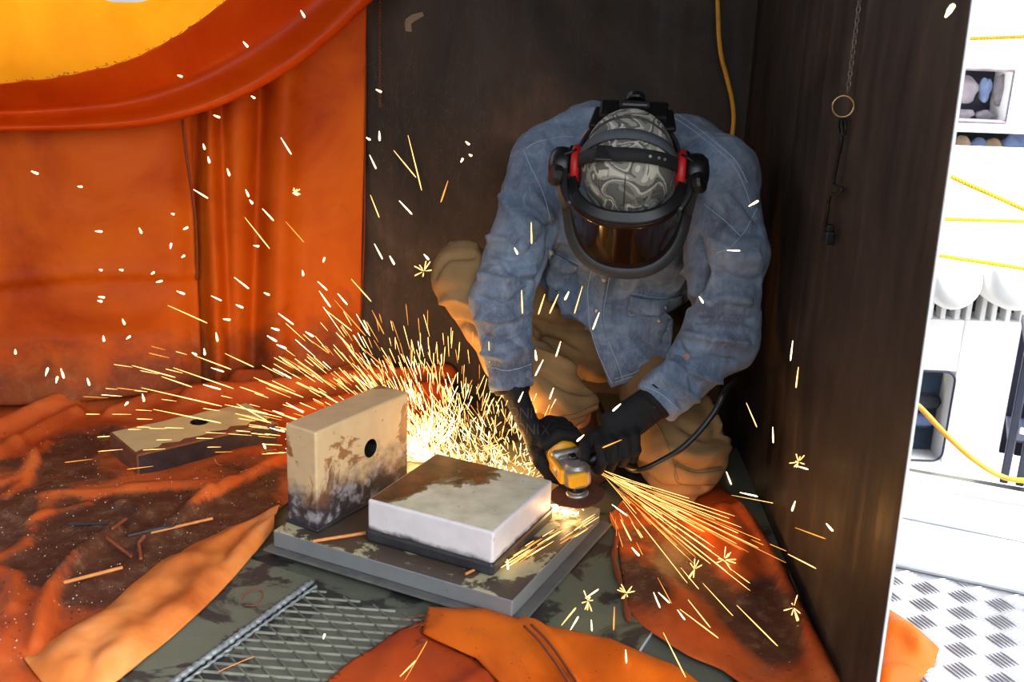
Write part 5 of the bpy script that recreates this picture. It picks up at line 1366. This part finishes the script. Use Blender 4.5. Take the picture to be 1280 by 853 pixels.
# black slatted rack
q0 = gz(1249, 604, .014); rk = empty('slatted_rack', q0); tag(rk, 'black slatted plastic rack standing on the white planks', 'rack')
r_u, r_v = ou, -ov
RH = gy(1262, 430, q0.y).z - .014
def rbox(name, u0, u1, v0, v1, z0, z1, mat):
    cc = q0 + r_u * ((u0 + u1) / 2) + r_v * ((v0 + v1) / 2); bm = bmesh.new()
    add_box(bm, Matrix.Translation((cc.x, cc.y, .0144 + (z0 + z1) / 2)) @ frame(r_u, None, (0, 0, 1)).to_3x3().to_4x4(), (u1 - u0, v1 - v0, z1 - z0), .003); return bm_obj(name, bm, mat, rk)
for v0 in (0, .19):
    for i, u0 in enumerate((.0, .034, .068, .102, .136, .170, .204, .238)):
        rbox('slat', u0, u0 + .018, v0, v0 + .014, 0.004 if v0 else 0, RH, M['dark_blue'])
rbox('top_rail', -.004, .262, -.004, .018, RH, RH + .02, M['dark_blue']); rbox('top_rail', -.004, .262, .186, .208, RH, RH + .02, M['dark_blue'])
rbox('side_rail', -.004, .014, .0185, .1855, RH, RH + .02, M['dark_blue']); rbox('side_rail', .244, .262, .0185, .1855, RH, RH + .02, M['dark_blue'])
rbox('shelf', .0, .256, .0145, .1895, .10, .106, M['dark_blue']); rbox('white_bar', .02, .25, -.012, -.004, .13, .146, M['white'])
#@@SPARKS
# ------------------------------------------------------------------ sparks
def lamp(name, p, watt, col, r=.02):
    l = bpy.data.lights.new(name, 'POINT'); l.energy = watt; l.color = col; l.shadow_soft_size = r
    o = bpy.data.objects.new(name, l); COL.objects.link(o); o.location = p; return o
lamp('spark_glow', gy(528, 548, 2.17), 7.0, (1, .50, .16), .04)
lamp('spark_glow', gy(625, 560, 2.20), 3.0, (1, .52, .18), .04)
lamp('spark_glow', gz(708, 640, .068), .12, (1, .60, .25), .008)
lamp('spark_glow', gy(850, 640, 1.93), .5, (1, .45, .12), .03)
random.seed(21)
def sliver(a, b, r, v, f, k=3):
    """glowing splinter, thin at the tail"""
    d = b - a
    if d.length < 1e-6: return
    d.normalize(); s = d.orthogonal().normalized(); q = d.cross(s); n0 = len(v)
    for t, rr in ((0, .35), (.55, 1.0), (.9, 1.0), (1, .45)):
        p = a + (b - a) * t
        for i in range(k):
            an = 2 * math.pi * i / k; v.append(p + (s * math.cos(an) + q * math.sin(an)) * (r * rr))
    for j in range(3):
        for i in range(k): A0 = n0 + j * k + i; B0 = n0 + j * k + (i + 1) % k; f.append((A0, B0, B0 + k, A0 + k))
    f.append(tuple(n0 + i for i in reversed(range(k)))); f.append(tuple(n0 + 3 * k + i for i in range(k)))
S0, S1 = gy(528, 578, 2.16), gy(668, 600, 2.11)
bins = {'spark': ([], []), 'spark_hot': ([], []), 'spark_dim': ([], [])}
def burst(n, fs, ang0, ang1, dmax, lmin, lmax, rr, hot=.3, dim=.2, ypow=.18, dpow=1.6):
    for _ in range(n):
        s = fs(); src = S0 + (S1 - S0) * s
        a = math.radians(random.uniform(ang0, ang1)); d = Vector((math.sin(a), random.gauss(.02, ypow), math.cos(a))).normalized()
        dist = dmax * random.random() ** dpow; L = random.uniform(lmin, lmax) * (.5 + .8 * dist / dmax)
        p = src + d * dist - Vector((0, 0, .30 * dist * dist)); e = p + (d - Vector((0, 0, .5 * dist))) * L
        if p.z < .03 or e.z < .02: continue
        key = 'spark_hot' if random.random() < hot * (1.2 - dist / dmax) else ('spark_dim' if random.random() < dim else 'spark')
        sliver(p, e, rr * random.uniform(.6, 1.2), *bins[key])
burst(360, lambda: max(0, random.gauss(.02, .10)), -82, -20, .42, .018, .055, .0008)
burst(330, lambda: abs(random.gauss(0, .25)), -58, 6, .30, .018, .05, .00075, .35)
burst(440, lambda: random.random() ** 1.4, -50, 25, .20, .016, .045, .00075, .4, .2, .15, 1.2)
burst(330, lambda: random.random() ** .8, -75, 75, .15, .010, .026, .0007, .3, .35, .2, 1.1)
burst(200, lambda: random.gauss(.0, .05), -60, 40, .09, .015, .035, .0012, .9, .0, .1, 1.0)
burst(200, lambda: random.gauss(.1, .15), -38, 4, .36, .018, .05, .0007, .2, .3, .15, 1.0)
burst(80, lambda: max(0, random.gauss(.0, .1)), -88, -60, .80, .02, .05, .0008, .15, .3, .2, .9)
LAB = {'spark': ('orange shower of sparks spraying up behind the white block', 'sparks'), 'spark_hot': ('white hot streaks at the heart of the spark shower', 'sparks'), 'spark_dim': ('dull red cooling streaks mixed into the spark shower', 'sparks')}
for key in bins:
    o = mesh_obj('spark_shower', *bins[key], M[key]); tag(o, LAB[key][0], LAB[key][1], None, 'stuff')
# jet thrown to the right along the floor
J0 = gy(752, 592, 2.01); jb = {'spark': ([], []), 'spark_dim': ([], [])}
for _ in range(64):
    t = random.gauss(0, .62); ex = 955 + 35 * random.random() - 55 * t * 1.1; ey = 722 + 40 * t + random.uniform(-12, 12)
    E_ = gz(ex, ey, .02 + .02 * random.random()); a0 = random.random() ** 1.5 * .55; a1 = min(1.12, a0 + random.uniform(.15, .5))
    p = J0 + (E_ - J0) * a0; e = J0 + (E_ - J0) * a1
    off = Vector((random.gauss(0, .004), random.gauss(0, .004), random.gauss(0, .003)))
    if e.z < .014: e.z = .014
    sliver(p + off, e + off * 2, random.uniform(.0004, .00068), *jb['spark' if random.random() < .65 else 'spark_dim'])
for _ in range(30):
    E_ = gz(random.uniform(800, 1000), random.uniform(640, 790), .02); t = random.uniform(.3, .8); p = J0 + (E_ - J0) * t; e = J0 + (E_ - J0) * (t + random.uniform(.05, .2)); e.z = max(e.z, .012)
    sliver(p, e, .0007, *jb['spark_dim' if random.random() < .5 else 'spark'])
for _ in range(26):
    a = gz(random.uniform(690, 770), random.uniform(640, 665), .06); b = a + Vector((random.uniform(-.02, .012), random.uniform(-.02, 0), random.uniform(-.05, .0))) * 2.0
    if b.z > .052 or a.x > .2: sliver(a, b, .0005, *jb['spark_dim'])
for _ in range(34):
    t = random.random(); x = 752 - 105 * t + random.uniform(-8, 8); y = 643 + 48 * t + random.uniform(-9, 9); L = random.uniform(10, 30)
    sliver(gz(x, y, .056 + .01 * random.random()), gz(x - L, y + L * .62, .056), .0007, *jb['spark' if random.random() < .7 else 'spark_dim'])
for key, lb in (('spark', 'bright jet of sparks shooting from the disc towards the right wall'), ('spark_dim', 'dull orange streaks inside the jet to the right wall')):
    o = mesh_obj('spark_jet', *jb[key], M[key]); tag(o, lb, 'sparks', None, 'stuff')
# hot spot where the disc bites
v, f = [], []
for _ in range(60):
    x, y = random.uniform(694, 728), random.uniform(629, 641); sliver(gz(x, y, .057), gz(x + random.uniform(-16, 4), y + random.uniform(-1, 5), .056), .0010, v, f)
o = mesh_obj('grinding_glow', v, f, M['spark_hot']); tag(o, 'white hot streaks where the disc bites into the weld', 'sparks', None, 'stuff')
# single sparks: (x1, y1, x2, y2)
curt = [(39,214,48,217.5),(97,233,103,233.5),(119,289,128,289.5),(222,94,228,96),(376,13,381,22),(304,52,310,59),(267,144,275,147),(314,120,319,123),(351,172,364,193),(242,237,260,248),(328,261,342,276),(357,277,380,303),(306,272,337,311),(284,211,287,220),(366,241,373,244),(254,180,256,187),(260,196,262,204),(307,237,311,246),(312,250,316,255),(317,307,324,308),(174,285,177,292),(229,287,235,284),(214,267,218,268),(213,311,214,304),(124,337,128,338),(149,337,154,338),(189,343,193,340),(195,353,203,351),(123,371,131,372),(122,376,128,377),(221,364,231,368),(293,347,311,361),(264,370,277,376),(295,381,304,385),(279,399,288,400),(210,382,259,404),(153,399,156,406),(129,420,130,427),(158,424,163,420),(330,366,337,369),(348,392,367,406),(339,410,349,413),(334,420,346,427),(346,431,358,436),(397,352,409,363),(399,364,413,384),(422,367,434,381),(406,387,440,414),(420,416,438,435),(386,424,411,442),(382,415,392,421),(165,457,219,472),(202,471,240,484),(244,445,289,462),(281,442,317,459),(264,460,280,465),(254,481,276,487),(177,485,277,508),(217,460,292,486),(317,472,379,497),(354,447,420,484),(341,461,364,473),(192,512,276,529),(281,506,334,517),(296,505,335,527),(294,517,339,529),(337,535,356,540),(345,516,371,525),(358,504,379,516),(255,436,256,444),(270,416,272,427),(57,470,60,460),(70,479,72,471),(76,461,80,473),(109,473,112,482),(178,493,180,502),(156,507,160,503),(329,555,332,561),(240,441,246,444),(19,437,19.5,443),(227,322,231,319),(404,328,406,322),(378,338,379,345)]
back = [(470,112,477,115),(474,164,474.5,176),(510,169,527,238),(492,188,520,222),(462,194,470,211),(463,244,474,272),(582,177,587,181),(576,203,579,198),(468,305,478,324),(560,226,551,253),(499,251,515,268),(458,172,463,175),(439,349,464,377),(418,375,457,420),(465,388,480,418),(448,431,480,459),(487,320,493,331),(586,193,590,195),(530,318,536,325)]
man = [(664,278,664.5,305),(643,310,647,318),(936,258,948,251),(909,313,925,313.5),(652,363,653,392),(681,368,673,393),(698,368,687,392),(711,365,706,375),(728,358,718,392),(874,371,879,379),(749,391,741,412),(701,427,695,446),(679,450,669,470),(692,485,687,499),(654,490,648,503),(669,438,670.5,451),(776,505,766,514),(777,550,753,560),(730,544,721,552)]
wallr = [(991,426,988,451),(998,459,995,485),(933,504,946,534),(966,534,966.5,554),(925,616,947,621),(994,627,990,639),(996,583,1010,587),(994,660,1032,674),(1033,655,1041,664),(985,693,1020,711),(988,799,986,812),(1182,21,1192,6),(908,590,914,606),(843,618,869,623),(852,610,866,612)]
flr = [(921,757,972,808),(829,791,857,847),(850,762,898,798),(847,763,856,775),(860,750,888,785),(817,741,825,760),(823,741,837,754),(768,759,767,788),(739,775,740,789),(782,813,783,829),(713,788,723,771),(702,782,720,760),(732,748,748,737),(500,846,520,826),(506,851,534,802),(404,799,406,793),(790,685,799,695),(776,650,789,676),(765,631,784,645),(634,700,635,712)]
slv_me = {}
def spark_obj(p, e, r, mat, label, group):
    v, f = [], []; sliver(p, e, r, v, f, 5); o = mesh_obj('spark', v, f, mat, None, True); tag(o, label, 'spark', group)
def px_r(P, w): return w * (V(CAM) - P).length / FOC * .5
def where(x, y, lb):
    if lb == 'curtain': return ('flying over the flat bar and blanket' if y > 470 else ('low ' if y > 330 else 'high ') + ('before the flat left curtain' if x < 242 else 'before the folded curtain'))
    if lb == 'worker': return 'before the shirt of the worker' if y < 360 else 'before the legs and hands of the worker'
    if lb == 'back': return ('high' if y < 290 else 'low') + ' in front of the dark back wall'
    if lb == 'right': return ('high' if y < 300 else 'beside the worker' if y < 600 else 'low') + ' in front of the right steel wall'
    return 'over the orange flaps at the front' if y > 795 and x < 720 else ('over the right blanket' if x > 776 else 'around the base and green plates')
def lay(lst, fn, label, group):
    for x1, y1, x2, y2 in lst:
        p, e = fn(x1, y1), fn(x2, y2); L = math.hypot(x2 - x1, y2 - y1); w = 2.5 if L < 14 else (1.7 if L < 30 else 1.15)
        if abs(x1 - 1182) < 2: w = 6
        key = 'spark_hot' if L < 26 else ('spark' if random.random() < .8 else 'spark_dim')
        sz = 'long' if L >= 26 else ('short' if L >= 11 else 'tiny'); lb = where(x1, y1, label); spark_obj(p, e, px_r(p, w), M[key], f'{sz} glowing spark {lb}', f'{sz} sparks {lb}')
def f_curt(x, y):
    q = gz(x, y, .09); c_ = on_curtain(x, y, .30); return c_ if c_.y < q.y or q.y < 0 else q
lay(curt, f_curt, 'curtain', 'sparks before the curtains')
lay(back, lambda x, y: on_wall_back(x, y, .12), 'back', 'sparks before the back wall')
lay(man, lambda x, y: gy(x, y, 1.74), 'worker', 'sparks before the worker')
lay(wallr, lambda x, y: on_wall_right(x, y, .05), 'right', 'sparks before the right wall')
lay(flr, lambda x, y: gz(x, y, .066 if 340 < x < 755 and y < 775 else .045), 'floor', 'sparks above the front floor')
stars = [((783, 742), 9, 'flr', 'small star of sparks above the curled edge of the right blanket'), ((735, 752), 11, 'flr', 'spray of bouncing sparks above the green grey plate'), ((998, 578), 8, 'wall', 'small star of sparks hitting the right steel wall'), ((530, 339), 10, 'back', 'star of sparks high in front of the back wall'), ((369, 240), 5, 'curt', 'small star of sparks before the upper curtain'), ((868, 712), 9, 'flr', 'star of sparks bouncing on the sooty right blanket'), ((992, 760), 12, 'flr', 'spray of sparks where the jet meets the rolled blanket edge'), ((905, 700), 13, 'flr', 'sparks scattering in the middle of the jet')]
for (x, y), R_, wh, lb in stars:
    v, f = [], []; fn = {'flr': lambda x, y: gz(x, y, .05), 'wall': lambda x, y: on_wall_right(x, y, .04), 'back': lambda x, y: on_wall_back(x, y, .12), 'curt': f_curt}[wh]
    c_ = fn(x, y)
    for k in range(9):
        a = random.uniform(0, 6.28); l = random.uniform(.5, 1.5) * R_; o_ = random.uniform(0, .3) * R_; sliver(fn(x + math.cos(a) * o_, y + math.sin(a) * o_), fn(x + math.cos(a) * l, y + math.sin(a) * l), px_r(c_, 1.3), v, f)
    o = mesh_obj('spark_burst', v, f, M['spark']); tag(o, lb, 'sparks', None, 'stuff')
